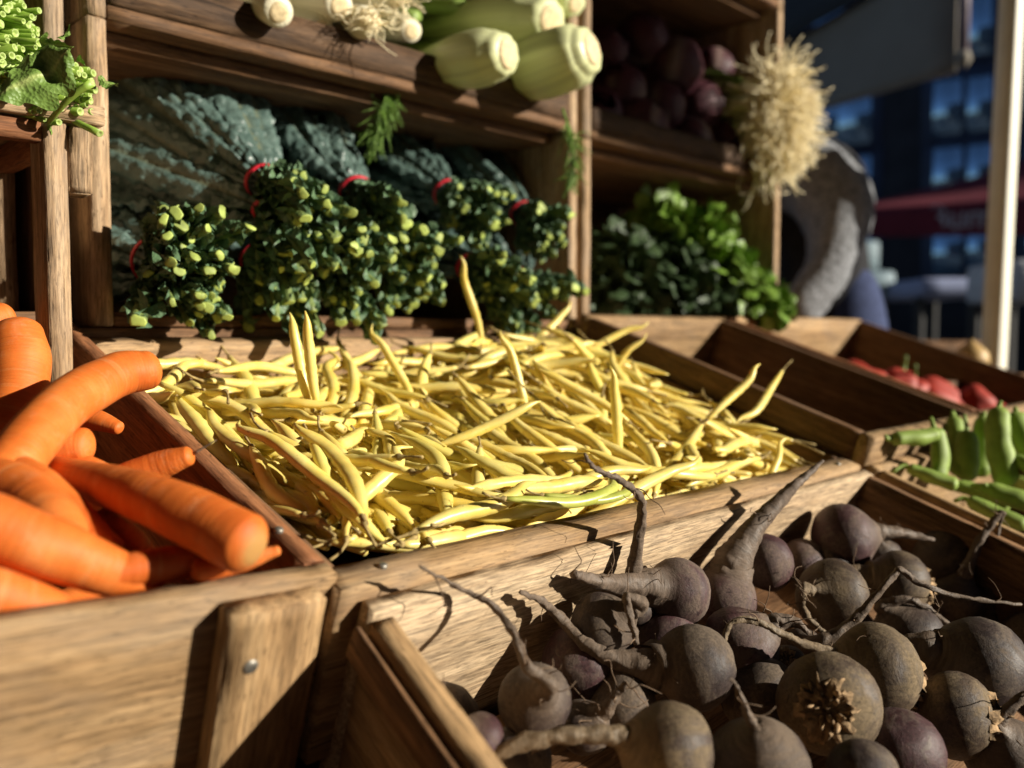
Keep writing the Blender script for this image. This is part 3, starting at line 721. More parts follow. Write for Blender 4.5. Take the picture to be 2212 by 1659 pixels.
# ------------------------------------------------------------------ beetroots
BD0 = DBL
def beet_center(u, v, off): return hit(u, v, BD0 + NB * off, NB)
WALL_P = DBL - E1 * .0146
def front_of_wall(u, v, d, m):
    """depth kept m metres in front of the pale wall"""
    dw = depth(hit(u, v, WALL_P, E1)); r = (px(u, v, 1.0) - np.array([0, 0, CAM_H])) @ E1
    return min(d, dw - m / max(r, .2))
def beet(label, u, v, dia, off=-.050, axis=None, root=(), rw=(), mtl=None, rootlets=0, crown=False, oblate=.92, seed=0, dep=None):
    """u, v: centre pixel; dia: width in pixels; root: (u, v, extra depth) pixels; rw: widths in pixels"""
    C = px(u, v, dep) if dep else beet_center(u, v, off); d = depth(C); R = dia / 2 * d / FPX; d = front_of_wall(u, v, d, R * .97); C = px(u, v, d); R = dia / 2 * d / FPX; rg = np.random.default_rng(seed + 50)
    rp = [px(a, b, front_of_wall(a, b, d + dz, .003 + w / 2 * d / FPX)) for (a, b, dz), w in zip(root, rw)]; rr = [max(.86 * w / 2 * depth(q) / FPX, .0006) for w, q in zip(rw, rp)]
    if axis is not None: a = nrm(px(u + axis[0], v + axis[1], d + axis[2]) - C)
    elif rp: a = nrm(rp[0] - C)
    else: a = nrm(rg.normal(size=3))
    ts = [-.97, -.93, -.85, -.72, -.55, -.35, -.12, .12, .35, .55, .72, .85]
    r0 = rr[0] if rp else R * .12
    P = [C + a * R * oblate * t for t in ts]; Rb = []
    for t in ts:
        e = math.sqrt(1 - t * t) * R
        if t > .3: w = (t - .3) / .6; e = e * (1 - w * .25) + r0 * w * .45
        Rb.append(e)
    nb = len(P)
    if rp:
        rpts = [C + a * R * .98] + rp; rad = [min(rr[0] * 1.35, Rb[-1])] + rr
        Q, QR = spline(rpts, 8 * len(rpts), rad); P = np.vstack([P, Q]); Rb = np.concatenate([Rb, np.maximum(QR[:, 0], .0005)])
    else:
        tail = nrm(a + .6 * rg.normal(size=3))
        Q = [C + a * R * .96, C + a * R * 1.10 + tail * R * .05, C + a * R * 1.3 + tail * R * .25, C + a * R * 1.5 + tail * R * .6]
        Q, QR = spline(Q, 12, [R * .22, R * .12, R * .07, R * .025]); P = np.vstack([P, Q]); Rb = np.concatenate([Rb, QR[:, 0]])
    k = 30; V, Fc, uv = tube(P, np.asarray(Rb), k)
    body = V[:nb * k]
    V[:nb * k] = fuzz(body, R * .055, .9 / R, seed); V[:nb * k] = fuzz(V[:nb * k], R * .022, 3.2 / R, seed); V[:nb * k] = fuzz(V[:nb * k], R * .009, 9.0 / R, seed)
    if len(V) > nb * k: V[nb * k:] = fuzz(fuzz(V[nb * k:], .0014, 150, seed), .0008, 420, seed)
    m = np.zeros(len(P)); m[nb:] = 1; m[nb - 1] = .7; m[nb - 2] = .45; m[nb - 3] = .18
    o = mesh_obj('beetroot', V, Fc, mtl or M_BEET, loc=C, uv=uv, attr=np.repeat(m, k))
    tag(o, label, 'beetroot', 'dirty beetroots in the pale crate')
    if crown:
        c0 = C - a * R * oblate * .93; b1 = nrm(np.cross(a, (.3, .2, 1))); b2 = np.cross(a, b1)
        # rough ring of leaf scars with stubs of cut stalks
        rings = []; kk = 40
        for q, (rad, hgt) in enumerate([(.58, -.16), (.50, .0), (.42, .05), (.33, .0), (.24, .07), (.14, .01), (.05, .05)]):
            ang = np.arange(kk) / kk * 2 * math.pi
            rj = R * rad * (1 + .16 * rg.normal(size=kk)); hj = R * (hgt + .05 * rg.normal(size=kk) * (q > 0))
            rings.append(c0[None] + np.cos(ang)[:, None] * b1 * rj[:, None] + np.sin(ang)[:, None] * b2 * rj[:, None] - a * hj[:, None])
        CV = np.vstack(rings); CF = [(i * kk + j, i * kk + (j + 1) % kk, (i + 1) * kk + (j + 1) % kk, (i + 1) * kk + j) for i in range(6) for j in range(kk)] + [tuple(range(6 * kk, 7 * kk))]
        mesh_obj('crown', CV, CF, M_CROWN, o)
        for q in range(7):
            th = rg.uniform(0, 6.28); rad = R * rg.uniform(.1, .38); p0 = c0 + (b1 * math.cos(th) + b2 * math.sin(th)) * rad
            dr = nrm(-a + (b1 * math.cos(th) + b2 * math.sin(th)) * rg.uniform(-.3, .9))
            Vs, Fs, _ = tube(spline([p0 + a * R * .05, p0 + dr * R * .10, p0 + dr * R * rg.uniform(.16, .34) + rg.normal(size=3) * R * .04], 5), np.array([1.2, 1.1, .9, .7, .45]) * R * rg.uniform(.04, .07), 7)
            mesh_obj('stalk_stub', fuzz(Vs, R * .015, 200, q), Fs, M_CROWN, o)
    path = P[nb - 2:] if len(P) > nb else P
    for q in range(rootlets + 3):
        p0 = path[int(rg.integers(0, len(path)))] if q % 3 else C + a * R * .9
        dr = nrm(rg.normal(size=3) + np.array([0, -.3, .3])); ln = rg.uniform(.012, .032)
        pts = [p0]; 
        for _ in range(4): dr = nrm(dr + rg.normal(size=3) * .55); pts.append(pts[-1] + dr * ln / 4)
        Vs, Fs, _ = tube(spline(pts, 12), np.linspace(.00055, .00022, 12), 5); mesh_obj('rootlet', Vs, Fs, M_ROOTLET, o)
    return o
B, P_, T_ = M_BEET, M_BEET_P, M_BEET_T
BEETS = [  # label, u, v, dia, dict
    ('beetroot whose thin dark root stands up the wall and bends over the beans', 1372, 1312, 84, dict(off=-.058, root=[(1368, 1245, .0), (1378, 1170, .004), (1388, 1100, .008), (1380, 1070, .006), (1345, 1040, .002), (1300, 1020, .0), (1272, 1000, -.004), (1265, 985, -.006)], rw=[42, 30, 25, 20, 17, 14, 11, 9], rootlets=3)),
    ('knobbly beetroot with a thick hairy root lying against the pale wall', 1462, 1280, 150, dict(off=-.048, root=[(1385, 1262, .0), (1340, 1262, .004), (1290, 1255, .006), (1237, 1240, .008)], rw=[74, 50, 36, 20], rootlets=14, mtl=P_)),
    ('tall tapering beetroot with a thick ringed root pointing up to the far corner', 1560, 1300, 150, dict(off=-.052, root=[(1585, 1210, .005), (1622, 1152, .012), (1660, 1105, .02), (1710, 1055, .03), (1752, 1018, .04), (1780, 995, .046)], rw=[92, 60, 42, 28, 16, 7], rootlets=6, mtl=P_)),
    ('shaded beetroot tucked under the hairy root by the pale wall', 1305, 1352, 150, dict(off=-.078, root=[(1385, 1305, -.012), (1352, 1292, -.018), (1362, 1330, -.022), (1376, 1392, -.022)], rw=[40, 24, 18, 16])),
    ('small purple sided beetroot below the hairy one', 1440, 1385, 140, dict(off=-.056, mtl=P_, axis=(-30, 60, 20))),
    ('reddest beetroot, in half shade by the pale wall', 1252, 1432, 165, dict(off=-.060, mtl=P_, axis=(30, 60, 10))),
    ('beetroot with a long root arching up in front of the pale wall', 1155, 1512, 160, dict(off=-.046, root=[(1188, 1480, -.03), (1140, 1440, -.03), (1112, 1375, -.02), (1068, 1312, -.005), (990, 1268, .005), (905, 1222, .012)], rw=[40, 28, 22, 18, 13, 7], rootlets=5)),
    ('pear shaped beetroot with a long pale root reaching left over the others', 1500, 1440, 185, dict(off=-.036, root=[(1400, 1440, -.006), (1330, 1424, -.008), (1262, 1388, -.008), (1205, 1330, .0), (1165, 1296, .01), (1122, 1280, .015)], rw=[96, 50, 34, 26, 18, 10], rootlets=4)),
    ('big front beetroot with a sunlit tan side and a long curved root', 1440, 1625, 215, dict(off=-.030, root=[(1330, 1590, -.006), (1270, 1588, -.008), (1190, 1592, -.01), (1110, 1612, -.012), (1035, 1650, -.012)], rw=[50, 44, 42, 40, 30], mtl=T_)),
    ('pinkish beetroot in the front corner beside the crate wall', 1030, 1598, 120, dict(off=-.050, mtl=P_, axis=(-50, -60, -.01))),
    ('dusty beetroot with a short forked tail in the middle', 1600, 1392, 170, dict(off=-.044, root=[(1680, 1342, -.004), (1722, 1345, -.006), (1748, 1368, -.008)], rw=[42, 24, 10], rootlets=6, mtl=P_)),
    ('large foreground beetroot showing its rough tan leaf scar', 1790, 1520, 218, dict(off=-.022, axis=(16, -22, .055), mtl=T_, crown=True)),
    ('round beetroot behind the large foreground one with its crown to the side', 1885, 1448, 205, dict(off=-.020, root=[(1802, 1412, -.004), (1740, 1392, -.006), (1682, 1366, -.01), (1630, 1342, -.012), (1592, 1340, -.014), (1566, 1372, -.016), (1577, 1440, -.02)], rw=[34, 24, 20, 17, 15, 13, 10], mtl=T_, crown=True)),
    ('smooth half lit beetroot with a root curling down at its side', 1797, 1288, 158, dict(off=-.036, root=[(1738, 1272, -.02), (1732, 1300, -.022), (1750, 1340, -.022), (1784, 1368, -.02)], rw=[26, 17, 14, 11], rootlets=6, mtl=T_)),
    ('large purple beetroot at the back corner of the crate', 1822, 1162, 150, dict(off=-.040, mtl=P_, root=[(1905, 1150, .0), (1950, 1152, .004), (2015, 1165, .01)], rw=[40, 26, 10])),
    ('small grey beetroot with its hooked tip upward', 1898, 1200, 96, dict(off=-.036, root=[(1896, 1160, -.01), (1882, 1158, -.014), (1876, 1190, -.016)], rw=[20, 14, 9])),
    ('bronze sided beetroot in the middle of the back row', 1940, 1262, 140, dict(off=-.034, mtl=T_, root=[(1870, 1245, .0), (1830, 1235, .0)], rw=[60, 30], crown=True)),
    ('plain round beetroot below the side wall of the crate', 2048, 1206, 160, dict(off=-.034, axis=(-70, 20, .0), crown=True)),
    ('beetroot with a thick root curling down like a trunk', 2200, 1258, 165, dict(off=-.030, root=[(2150, 1262, -.012), (2132, 1285, -.02), (2140, 1325, -.024), (2162, 1362, -.02), (2190, 1388, -.014)], rw=[52, 40, 26, 16, 8], rootlets=4)),
    ('big pear shaped beetroot with a sunlit crown by the frame of the pile', 2110, 1440, 215, dict(off=-.020, root=[(1990, 1400, .0), (1930, 1396, .005), (1880, 1390, .01)], rw=[80, 44, 20], crown=True)),
    ('rough beetroot with a pink cut crown', 2060, 1545, 185, dict(off=-.030, axis=(-70, -8, .008), crown=True, mtl=T_)),
    ('half hidden beetroot under the pear shaped one', 1958, 1378, 160, dict(off=-.056, root=[(1905, 1310, .0), (1960, 1295, -.004), (2010, 1320, -.006), (2048, 1348, -.008)], rw=[30, 20, 16, 10])),
    ('shiny purple beetroot low in front of the pink crowned one', 1945, 1622, 185, dict(off=-.034, mtl=P_, axis=(-20, 60, .02))),
    ('shadowed front beetroot with a root leaning up', 1640, 1648, 215, dict(off=-.032, root=[(1640, 1590, -.008), (1612, 1535, -.008), (1592, 1488, -.006), (1580, 1465, -.004)], rw=[26, 18, 14, 10])),
    ('small brown beetroot at the very front', 1862, 1672, 150, dict(off=-.020, axis=(20, 60, .03))),
    ('rough skinned tan beetroot in a gap between two others', 1700, 1442, 95, dict(off=-.050, mtl=T_, crown=True, axis=(10, 60, .03))),
    ('purple beetroot leaning on the ringed one', 1655, 1215, 125, dict(off=-.050, mtl=P_, root=[(1605, 1235, -.002), (1580, 1245, -.004)], rw=[40, 20])),
    ('little purple beetroot in the back row', 1735, 1210, 95, dict(off=-.050, mtl=P_, axis=(-40, 40, .02))),
    ('dull beetroot in front of the back row', 1795, 1222, 105, dict(off=-.048, axis=(60, 30, .02))),
    ('beetroot whose root bends sharply and runs over its neighbours', 1735, 1400, 90, dict(off=-.060, root=[(1768, 1388, -.03), (1835, 1350, -.03), (1900, 1278, -.026), (1936, 1236, -.022), (1948, 1232, -.022), (1990, 1262, -.022), (2080, 1290, -.02), (2205, 1306, -.016)], rw=[36, 26, 20, 15, 15, 14, 11, 7], rootlets=5)),
    ('beetroot with a stiff root standing up before the side wall', 2065, 1300, 120, dict(off=-.052, root=[(2085, 1240, -.004), (2115, 1172, .0), (2150, 1122, .004), (2166, 1108, .004), (2160, 1140, .002), (2148, 1215, .0)], rw=[34, 22, 17, 12, 6, 4], rootlets=8)),
    ('beetroot in deep shade between the pear shaped ones', 1640, 1500, 170, dict(off=-.060, axis=(40, 60, .0))),
    ('beetroot in deep shade below the reddest one', 1345, 1520, 160, dict(off=-.068, axis=(60, 20, .0), rootlets=10)),
    ('tufted beetroot in shade left of the big front one', 1262, 1570, 120, dict(off=-.070, root=[(1310, 1530, -.01), (1335, 1500, -.012), (1352, 1472, -.014)], rw=[40, 24, 12], rootlets=14)),
    ('beetroot at the frame edge below the trunk rooted one', 2240, 1400, 160, dict(off=-.050, axis=(-40, 40, .0))),
    ('front beetroot beside the shiny purple one', 2170, 1630, 170, dict(off=-.040, root=[(2150, 1570, -.01), (2190, 1520, -.01), (2240, 1490, -.01)], rw=[40, 28, 20])),
    ('dark beetroot low beneath the arching root', 1120, 1640, 150, dict(off=-.075, axis=(10, 60, .0))),
]
for i, (lab, u, v, dia, kw) in enumerate(BEETS): beet(lab, u, v, dia, seed=i, **kw)
for i in range(26):      # the layer below
    s, t = .06 + .52 * ((i * .381966) % 1), .03 + .36 * ((i * .618) % 1)
    C = DBL + E2 * s - eL * t - NB * .086; u = 1106 + FPX * C[0] / depth(C); v = 725.0
    R = .027; V, Fc, uv = tube([C + np.array([0, 0, 1]) * R * q for q in (-.96, -.8, -.45, 0, .45, .8, .96)], [R * math.sqrt(1 - q * q) for q in (-.96, -.8, -.45, 0, .45, .8, .96)], 18)
    o = mesh_obj('beetroot', fuzz(V, .002, 40, i), Fc, M_BEET, uv=uv); tag(o, 'dark beetroot buried under the top layer, ' + (['near the pale wall', 'in mid pile', 'towards the street side', 'at the open end'][min(3, int(t / .1))] + ', ' + ['carrot end', 'second quarter', 'third quarter', 'pod end'][min(3, int((s - .06) / .13))]), 'beetroot', 'dirty beetroots in the pale crate')

# ------------------------------------------------------------------ kale bunches
def proto(name, V, Fc, mats, attr=None, midx=None, uv=None):
    me = bpy.data.meshes.new(name); me.from_pydata(np.asarray(V).tolist(), [], Fc); me.polygons.foreach_set('use_smooth', [True] * len(Fc))
    for m in (mats if isinstance(mats, (list, tuple)) else [mats]): me.materials.append(m)
    if attr is not None: me.attributes.new('mask', 'FLOAT', 'POINT').data.foreach_set('value', np.asarray(attr, np.float32))
    if midx is not None: me.polygons.foreach_set('material_index', np.asarray(midx, np.int32))
    if uv is not None: me.uv_layers.new(name='UVMap').data.foreach_set('uv', np.asarray(uv, np.float32).ravel())
    me.update(); return me
def inst(me, name, parent, X, Z, P, sc=1.0, scy=None):
    """child at world point P, local +X along X, local +Z near Z"""
    X = nrm(X); Z = np.asarray(Z, float); Y = nrm(np.cross(Z, X)); Z = np.cross(X, Y); scy = sc if scy is None else scy
    M = Matrix(np.column_stack([X * sc, Y * scy, Z * scy]).tolist()).to_4x4(); M.translation = Vector(P) - (TOTAL_LOC[parent.name] if parent is not None else Vector())
    o = bpy.data.objects.new(name, me); COL.objects.link(o); o.parent = parent; o.matrix_basis = M; return o
def kale_leaf(seed):
    rg = np.random.default_rng(seed); nu, nv = 110, 23; L = .27; Wd = rg.choice([.020, .024, .028, .036])
    sag = rg.uniform(-.16, .04); tw = rg.normal() * .35; so = Vector((seed * 3.3, seed * 1.7, seed * 5.1)); V, A = [], []
    roll = rg.uniform(.75, 1.2)
    for i in range(nu):
        u = i / (nu - 1); x = u * L
        w = Wd * min(1, (u / .22) ** .8 if u < .22 else 1) * (1 - max(0, (u - .72) / .28) ** 2.2) ** .5 + .0025
        for j in range(nv):
            q = j / (nv - 1) * 2 - 1
            ang = q * roll * 1.25; rr = w / 1.35
            y = rr * math.sin(ang) * 1.12; z = -rr * (1 - math.cos(ang)) * .9 + .0045 * math.exp(-(q / .14) ** 2) * -1
            pk = mnoise.noise(Vector((x * 85, y * 120, 0)) + so) * .0040 + mnoise.noise(Vector((x * 190, y * 200, 4)) + so) * .0022
            cell = mnoise.voronoi(Vector((x * 70, y * 105, 0)) + so)[0][0]
            z += (pk * .7 + .0085 * (.55 - cell)) * (1 - math.exp(-(q / .16) ** 2))
            edge = max(0, abs(q) - .72) / .28
            z += edge * .0032 * math.sin(x * 300 + 3 * q + seed + 4 * mnoise.noise(Vector((x * 30, seed, 0)))) + edge * .0016 * math.sin(x * 690 + seed * 2)
            y += edge * .003 * math.sin(x * 210 + seed) - math.copysign(edge * .006, q)
            z += sag * L * u * u; y2 = y * math.cos(tw * u) - z * math.sin(tw * u); z2 = y * math.sin(tw * u) + z * math.cos(tw * u)
            V.append((x, y2, z2)); A.append(.85 * math.exp(-(q / .07) ** 2) * (1 - u * .6))
    Fc = [(i * nv + j, i * nv + j + 1, (i + 1) * nv + j + 1, (i + 1) * nv + j) for i in range(nu - 1) for j in range(nv - 1)]
    return proto('kale_leaf', V, Fc, M_KALE, A)
def kale_stem(seed):
    rg = np.random.default_rng(seed + 900); L = .10; n = 14
    P = np.stack([np.linspace(0, L, n), .003 * np.sin(np.linspace(0, 3, n) + seed), .003 * np.cos(np.linspace(0, 2, n) + seed)], 1)
    R = np.linspace(.0032, .0060, n) * rg.uniform(.85, 1.15); k = 10
    a = np.arange(k) / k * 2 * math.pi; sh = (1 + rg.uniform(-.12, .16) * np.cos(a * 2) + rg.normal(size=k) * .08) * (1 - .42 * np.exp(-((a - math.pi / 2) / .6) ** 2))
    V, Fc, _ = tube(P, R, k, flat=.94, caps=False, shape=sh); V = list(map(tuple, V)); mi = [0] * len(Fc)
    # cut end: slightly domed pale cap
    c = len(V); end = P[-1] + (P[-1] - P[-2]) / np.linalg.norm(P[-1] - P[-2]) * .0012
    sl = rg.normal(size=2) * .25
    for j in range(k):
        v = np.array(V[(n - 1) * k + j]); V[(n - 1) * k + j] = tuple(v + np.array([(v[1] * sl[0] + v[2] * sl[1]), 0, 0])); V.append(tuple(np.array(V[(n - 1) * k + j]) * .75 + end * .25))
    V.append(tuple(end))
    for j in range(k):
        j2 = (j + 1) % k; Fc += [((n - 1) * k + j, (n - 1) * k + j2, c + j2, c + j), (c + j, c + j2, c + k)]; mi += [1, 1]
    # crinkled leaf remains running down both sides of the stem
    for sgn, rot in ((-1, .3), (1, -.2), (1, 1.9), (-1, 1.4)):
        b = len(V); m = 30; cr, sr = math.cos(rot), math.sin(rot)
        for i in range(m):
            u = i / (m - 1); x = .012 + u * (L - .0135); yy = float(np.interp(x, P[:, 0], P[:, 1])); zz = float(np.interp(x, P[:, 0], P[:, 2])); r = float(np.interp(x, P[:, 0], R))
            w = (.005 + .013 * u * max(0, mnoise.noise(Vector((u * 6, sgn * 4.4, seed * 2.9))) + .35)) * min(1, (1 - u) * 6 + .1)
            for q in (0, .5, 1):
                ly, lz = sgn * (r * .8 + w * q), q * .006 * math.sin(u * 30 + seed * 2 + q + rot * 5) + .0025 * mnoise.noise(Vector((u * 60, q, seed)))
                V.append((x + .003 * mnoise.noise(Vector((u * 30, q * 3, seed))), yy + ly * cr - lz * sr, zz + ly * sr + lz * cr))
        for i in range(m - 1):
            for q in (0, 1): Fc.append((b + i * 3 + q, b + i * 3 + q + 1, b + (i + 1) * 3 + q + 1, b + (i + 1) * 3 + q)); mi.append(2)
        Fc.append((b, b + 3, 4 if rot < 1 else 7)); mi.append(2)
    return proto('kale_stem', V, Fc, [M_KSTEM, M_KCUT, M_KTRIM], None, mi)
KL = [kale_leaf(i) for i in range(9)]; KS = [kale_stem(i) for i in range(6)]
def kale_bunch(label, band, end, tip, nl, ns, fan, spread, seed, up=(.35, -.15, 1), br=.017, lsc=1.0, stagger=(.55, 1.25)):
    rg = np.random.default_rng(seed + 300); Bp, Ep, Tp = px(*band), px(*end), px(*tip)
    t = thing('kale_bunch', label, 'kale', Bp, 'bunches of dark kale'); ax = nrm(Ep - Bp); lx = nrm(Tp - Bp); Ls = np.linalg.norm(Ep - Bp) / .10; Ll = np.linalg.norm(Tp - Bp) / .27 * lsc
    up = nrm(up); sd = nrm(np.cross(lx, up)); u2 = np.cross(sd, lx); se = nrm(np.cross(ax, up)); ue = np.cross(se, ax)
    fu = nrm(np.array([.50, -.62, .60])); fs = nrm(np.cross(lx, fu)); fn = np.cross(fs, lx)      # leaves face out of the crate
    for i in range(nl):
        f = ((i * .618) % 1) * 2 - 1; h_ = (i + .5) / nl * 2 - 1
        d = nrm(lx + fs * f * fan + fn * h_ * fan * .75); p = Bp + fs * f * br * .6 + fn * h_ * br * .6
        z = nrm(fn + fs * (f * .7 + rg.normal() * .42) + lx * rg.normal() * .20)
        inst(KL[int(rg.integers(9))], 'leaf', t, d, z, p, Ll * rg.uniform(.72, 1.08), Ll * rg.uniform(.8, 1.1))
    for i in range(ns):
        f, h_ = rg.uniform(-1, 1), rg.uniform(-1, 1)
        d = nrm(ax + se * f * spread[0] + ue * h_ * spread[1]); p = Bp + se * f * br * .5 + ue * h_ * br * .5
        th = rg.uniform(0, 6.28); z = se * math.cos(th) + ue * math.sin(th)
        inst(KS[int(rg.integers(6))], 'stem', t, d, z, p, Ls * rg.uniform(*stagger), rg.uniform(.70, 1.0))
    ang = np.linspace(0, 2 * math.pi, 30, endpoint=False); ring = [Bp + (se * math.cos(a) * br * 1.12 + ue * math.sin(a) * br * .95) + nrm(ax + lx * -1) * .0 for a in ang]
    w = nrm(ax - lx); V, Fc = [], []
    for q in ring:
        o = nrm(q - Bp)
        for dx, do in ((-.0028, 0), (-.0028, .0016), (.0028, .0016), (.0028, 0)): V.append(q + w * dx + o * do)
    n = len(ring)
    for i in range(n):
        for j in range(4): Fc.append((i * 4 + j, i * 4 + (j + 1) % 4, ((i + 1) % n) * 4 + (j + 1) % 4, ((i + 1) % n) * 4 + j))
    mesh_obj('rubber_band', V, Fc, M_BAND, t)
    return t
kale_bunch('largest kale bunch with a loose red band, at the post of the crate', (575, 395, .86), (672, 470, .80), (292, 118, 1.04), 20, 30, .38, (.20, .42), 1, br=.018)
kale_bunch('kale bunch fanned low under the largest one', (585, 455, .855), (668, 615, .80), (215, 300, .98), 16, 30, .32, (.24, .42), 2, br=.015)
kale_bunch('kale bunch with a red band, second along the top row', (770, 412, .95), (852, 520, .90), (600, 205, 1.16), 16, 28, .34, (.30, .42), 3, br=.017)
kale_bunch('kale bunch with a red band under the hanging fennel frond', (968, 418, 1.06), (1045, 470, 1.01), (790, 300, 1.27), 16, 20, .32, (.28, .40), 4, br=.017)
kale_bunch('kale bunch in the far corner by the crate wall', (1132, 462, 1.15), (1188, 515, 1.10), (955, 325, 1.34), 15, 22, .30, (.28, .42), 5, br=.017)
kale_bunch('lowest kale bunch at the post with a tall mass of cut stems', (358, 570, .815), (428, 598, .735), (170, 450, .97), 9, 50, .30, (.27, .56), 6, br=.026, stagger=(.75, 1.12))
kale_bunch('kale bunch low in the middle over the back rail', (722, 560, .89), (800, 615, .84), (560, 470, 1.08), 10, 34, .28, (.34, .60), 7, br=.018)
kale_bunch('kale bunch with stems crowded above the back rail', (850, 540, .97), (925, 600, .92), (690, 440, 1.16), 10, 36, .28, (.36, .60), 8, br=.018)
kale_bunch('kale bunch behind the tall upright bean', (1020, 575, 1.04), (1100, 660, .99), (880, 480, 1.22), 9, 20, .30, (.45, .6), 9, br=.018)
kale_bunch('kale bunch half hidden by the far end of the beans', (1120, 605, 1.12), (1190, 680, 1.07), (1000, 470, 1.30), 9, 16, .30, (.4, .6), 10, br=.018)
kale_bunch('kale bunch pressed behind the lowest row of stems', (560, 560, .92), (640, 640, .87), (330, 420, 1.08), 9, 12, .30, (.4, .6), 11, br=.018)

# ------------------------------------------------------------------ bunches of cut greens, upper crate
def green_stem(seed):
    rg = np.random.default_rng(seed + 70); n = 10; L = .16; bx = rg.normal() * .006
    P = np.stack([np.linspace(-L, 0, n), bx * np.sin(np.linspace(0, 3, n)), bx * np.cos(np.linspace(0, 2.4, n))], 1); k = 9; r = rg.uniform(.0030, .0046)
    V, Fc, _ = tube(P, np.linspace(r * .7, r, n), k, caps=False); V = list(map(tuple, V)); mi = [0] * len(Fc); c = len(V); e = np.array(P[-1])
    for fr, dx in ((.80, .0003), (.45, -.0012), (.02, -.0025)):
        for j in range(k): V.append(tuple(e + (np.array(V[(n - 1) * k + j]) - e) * fr + np.array([dx, 0, 0])))
    rows = [(n - 1) * k, c, c + k, c + 2 * k]
    for a, b in zip(rows, rows[1:]):
        for j in range(k): Fc.append((a + j, a + (j + 1) % k, b + (j + 1) % k, b + j)); mi.append(1)
    return proto('green_stem', V, Fc, [M_GSTEM, M_GCUT], None, mi)
def lobed_leaf(seed, L=.06, W=.022, lobes=5, mtl=None, nv=9, nu=34, name='lobed_leaf'):
    rg = np.random.default_rng(seed + 40); V, A = [], []; curl = rg.uniform(-.5, .6); so = Vector((seed, seed * 2.2, 0))
    for i in range(nu):
        u = i / (nu - 1); w = W * (math.sin(min(u * 1.02 + .03, 1) * math.pi) ** .7) * (.72 + .38 * abs(math.sin(u * lobes * math.pi + seed))) + .0009
        for j in range(nv):
            q = j / (nv - 1) * 2 - 1; x = u * L + abs(q) * w * .35; y = q * w
            z = curl * L * (u - .3) ** 2 - .25 * w * q * q + .006 * (L / .06) * mnoise.noise(Vector((x * 45, y * 60, 0)) + so) + .0025 * abs(q) * math.sin(x * 260 + seed)
            V.append((x, y, z)); A.append(.9 * math.exp(-(q / .10) ** 2))
    Fc = [(i * nv + j, i * nv + j + 1, (i + 1) * nv + j + 1, (i + 1) * nv + j) for i in range(nu - 1) for j in range(nv - 1)]
    return proto(name, V, Fc, mtl or M_GREEN, A)
GS_ = [green_stem(i) for i in range(6)]; GL_ = [lobed_leaf(i, .045 + .01 * (i % 3), .013 + .003 * (i % 2)) for i in range(5)]
def greens(label, ctr, ax, w, h_, n, nl, seed, back=(0, 0, 0)):
    rg = np.random.default_rng(seed + 10); C = px(*ctr); ax = nrm(ax); sd = nrm(np.cross(ax, UP)); uu = np.cross(sd, ax)
    t = thing('greens_bunch', label, 'greens', C, 'bunches of cut green stems')
    for i in range(n):
        r = math.sqrt(rg.uniform(0, 1)); a = rg.uniform(0, 6.28); dy, dz = r * math.cos(a) * w, r * math.sin(a) * h_
        p = C + sd * dy + uu * dz + ax * (rg.uniform(-.03, .010) - .03 * r * r); d = nrm(ax + sd * dy * 3.2 + uu * dz * 3.2 + rg.normal(size=3) * .10)
        inst(GS_[int(rg.integers(6))], 'stem', t, d, rg.normal(size=3), p, rg.uniform(.85, 1.1), rg.uniform(.55, .9))
    for i in range(nl):
        r = rg.uniform(.5, 1.05); a = rg.uniform(0, 6.28); p = C + sd * r * math.cos(a) * w + uu * r * math.sin(a) * h_ - ax * rg.uniform(.0, .05)
        inst(GL_[int(rg.integers(5))], 'leaf', t, nrm(ax * rg.uniform(.2, 1) + rg.normal(size=3) * .6), rg.normal(size=3) + UP * .8, p, rg.uniform(.22, .45))
    return t
AXG = nrm(-HB * .85 + E2 * .40 + UP * -.10)
gb = greens('bunch of cut green stems hanging over the end of the shelf board', (160, 186, .645), AXG, .044, .031, 240, 14, 1)
greens('bunch of cut green stems stacked on top of the other', (40, 40, .65), AXG, .042, .032, 220, 12, 2)
big = lobed_leaf(77, .088, .030, 3, nv=15, nu=50)
inst(big, 'leaf', gb, px(180, 112, .615) - px(-10, 205, .60), (.55, -.75, .45), px(-8, 212, .60), .68)
inst(GL_[1], 'leaf', gb, px(240, 200, .65) - px(190, 165, .655), (.3, -.6, .7), px(214, 168, .655), .34)
inst(GS_[2], 'stem', gb, px(214, 300, .66) - px(180, 262, .67), UP, px(214, 300, .66), .35, .95)
inst(GS_[3], 'stem', gb, px(205, 195, .63) - px(140, 232, .64), UP, px(205, 190, .63), .30, .8)

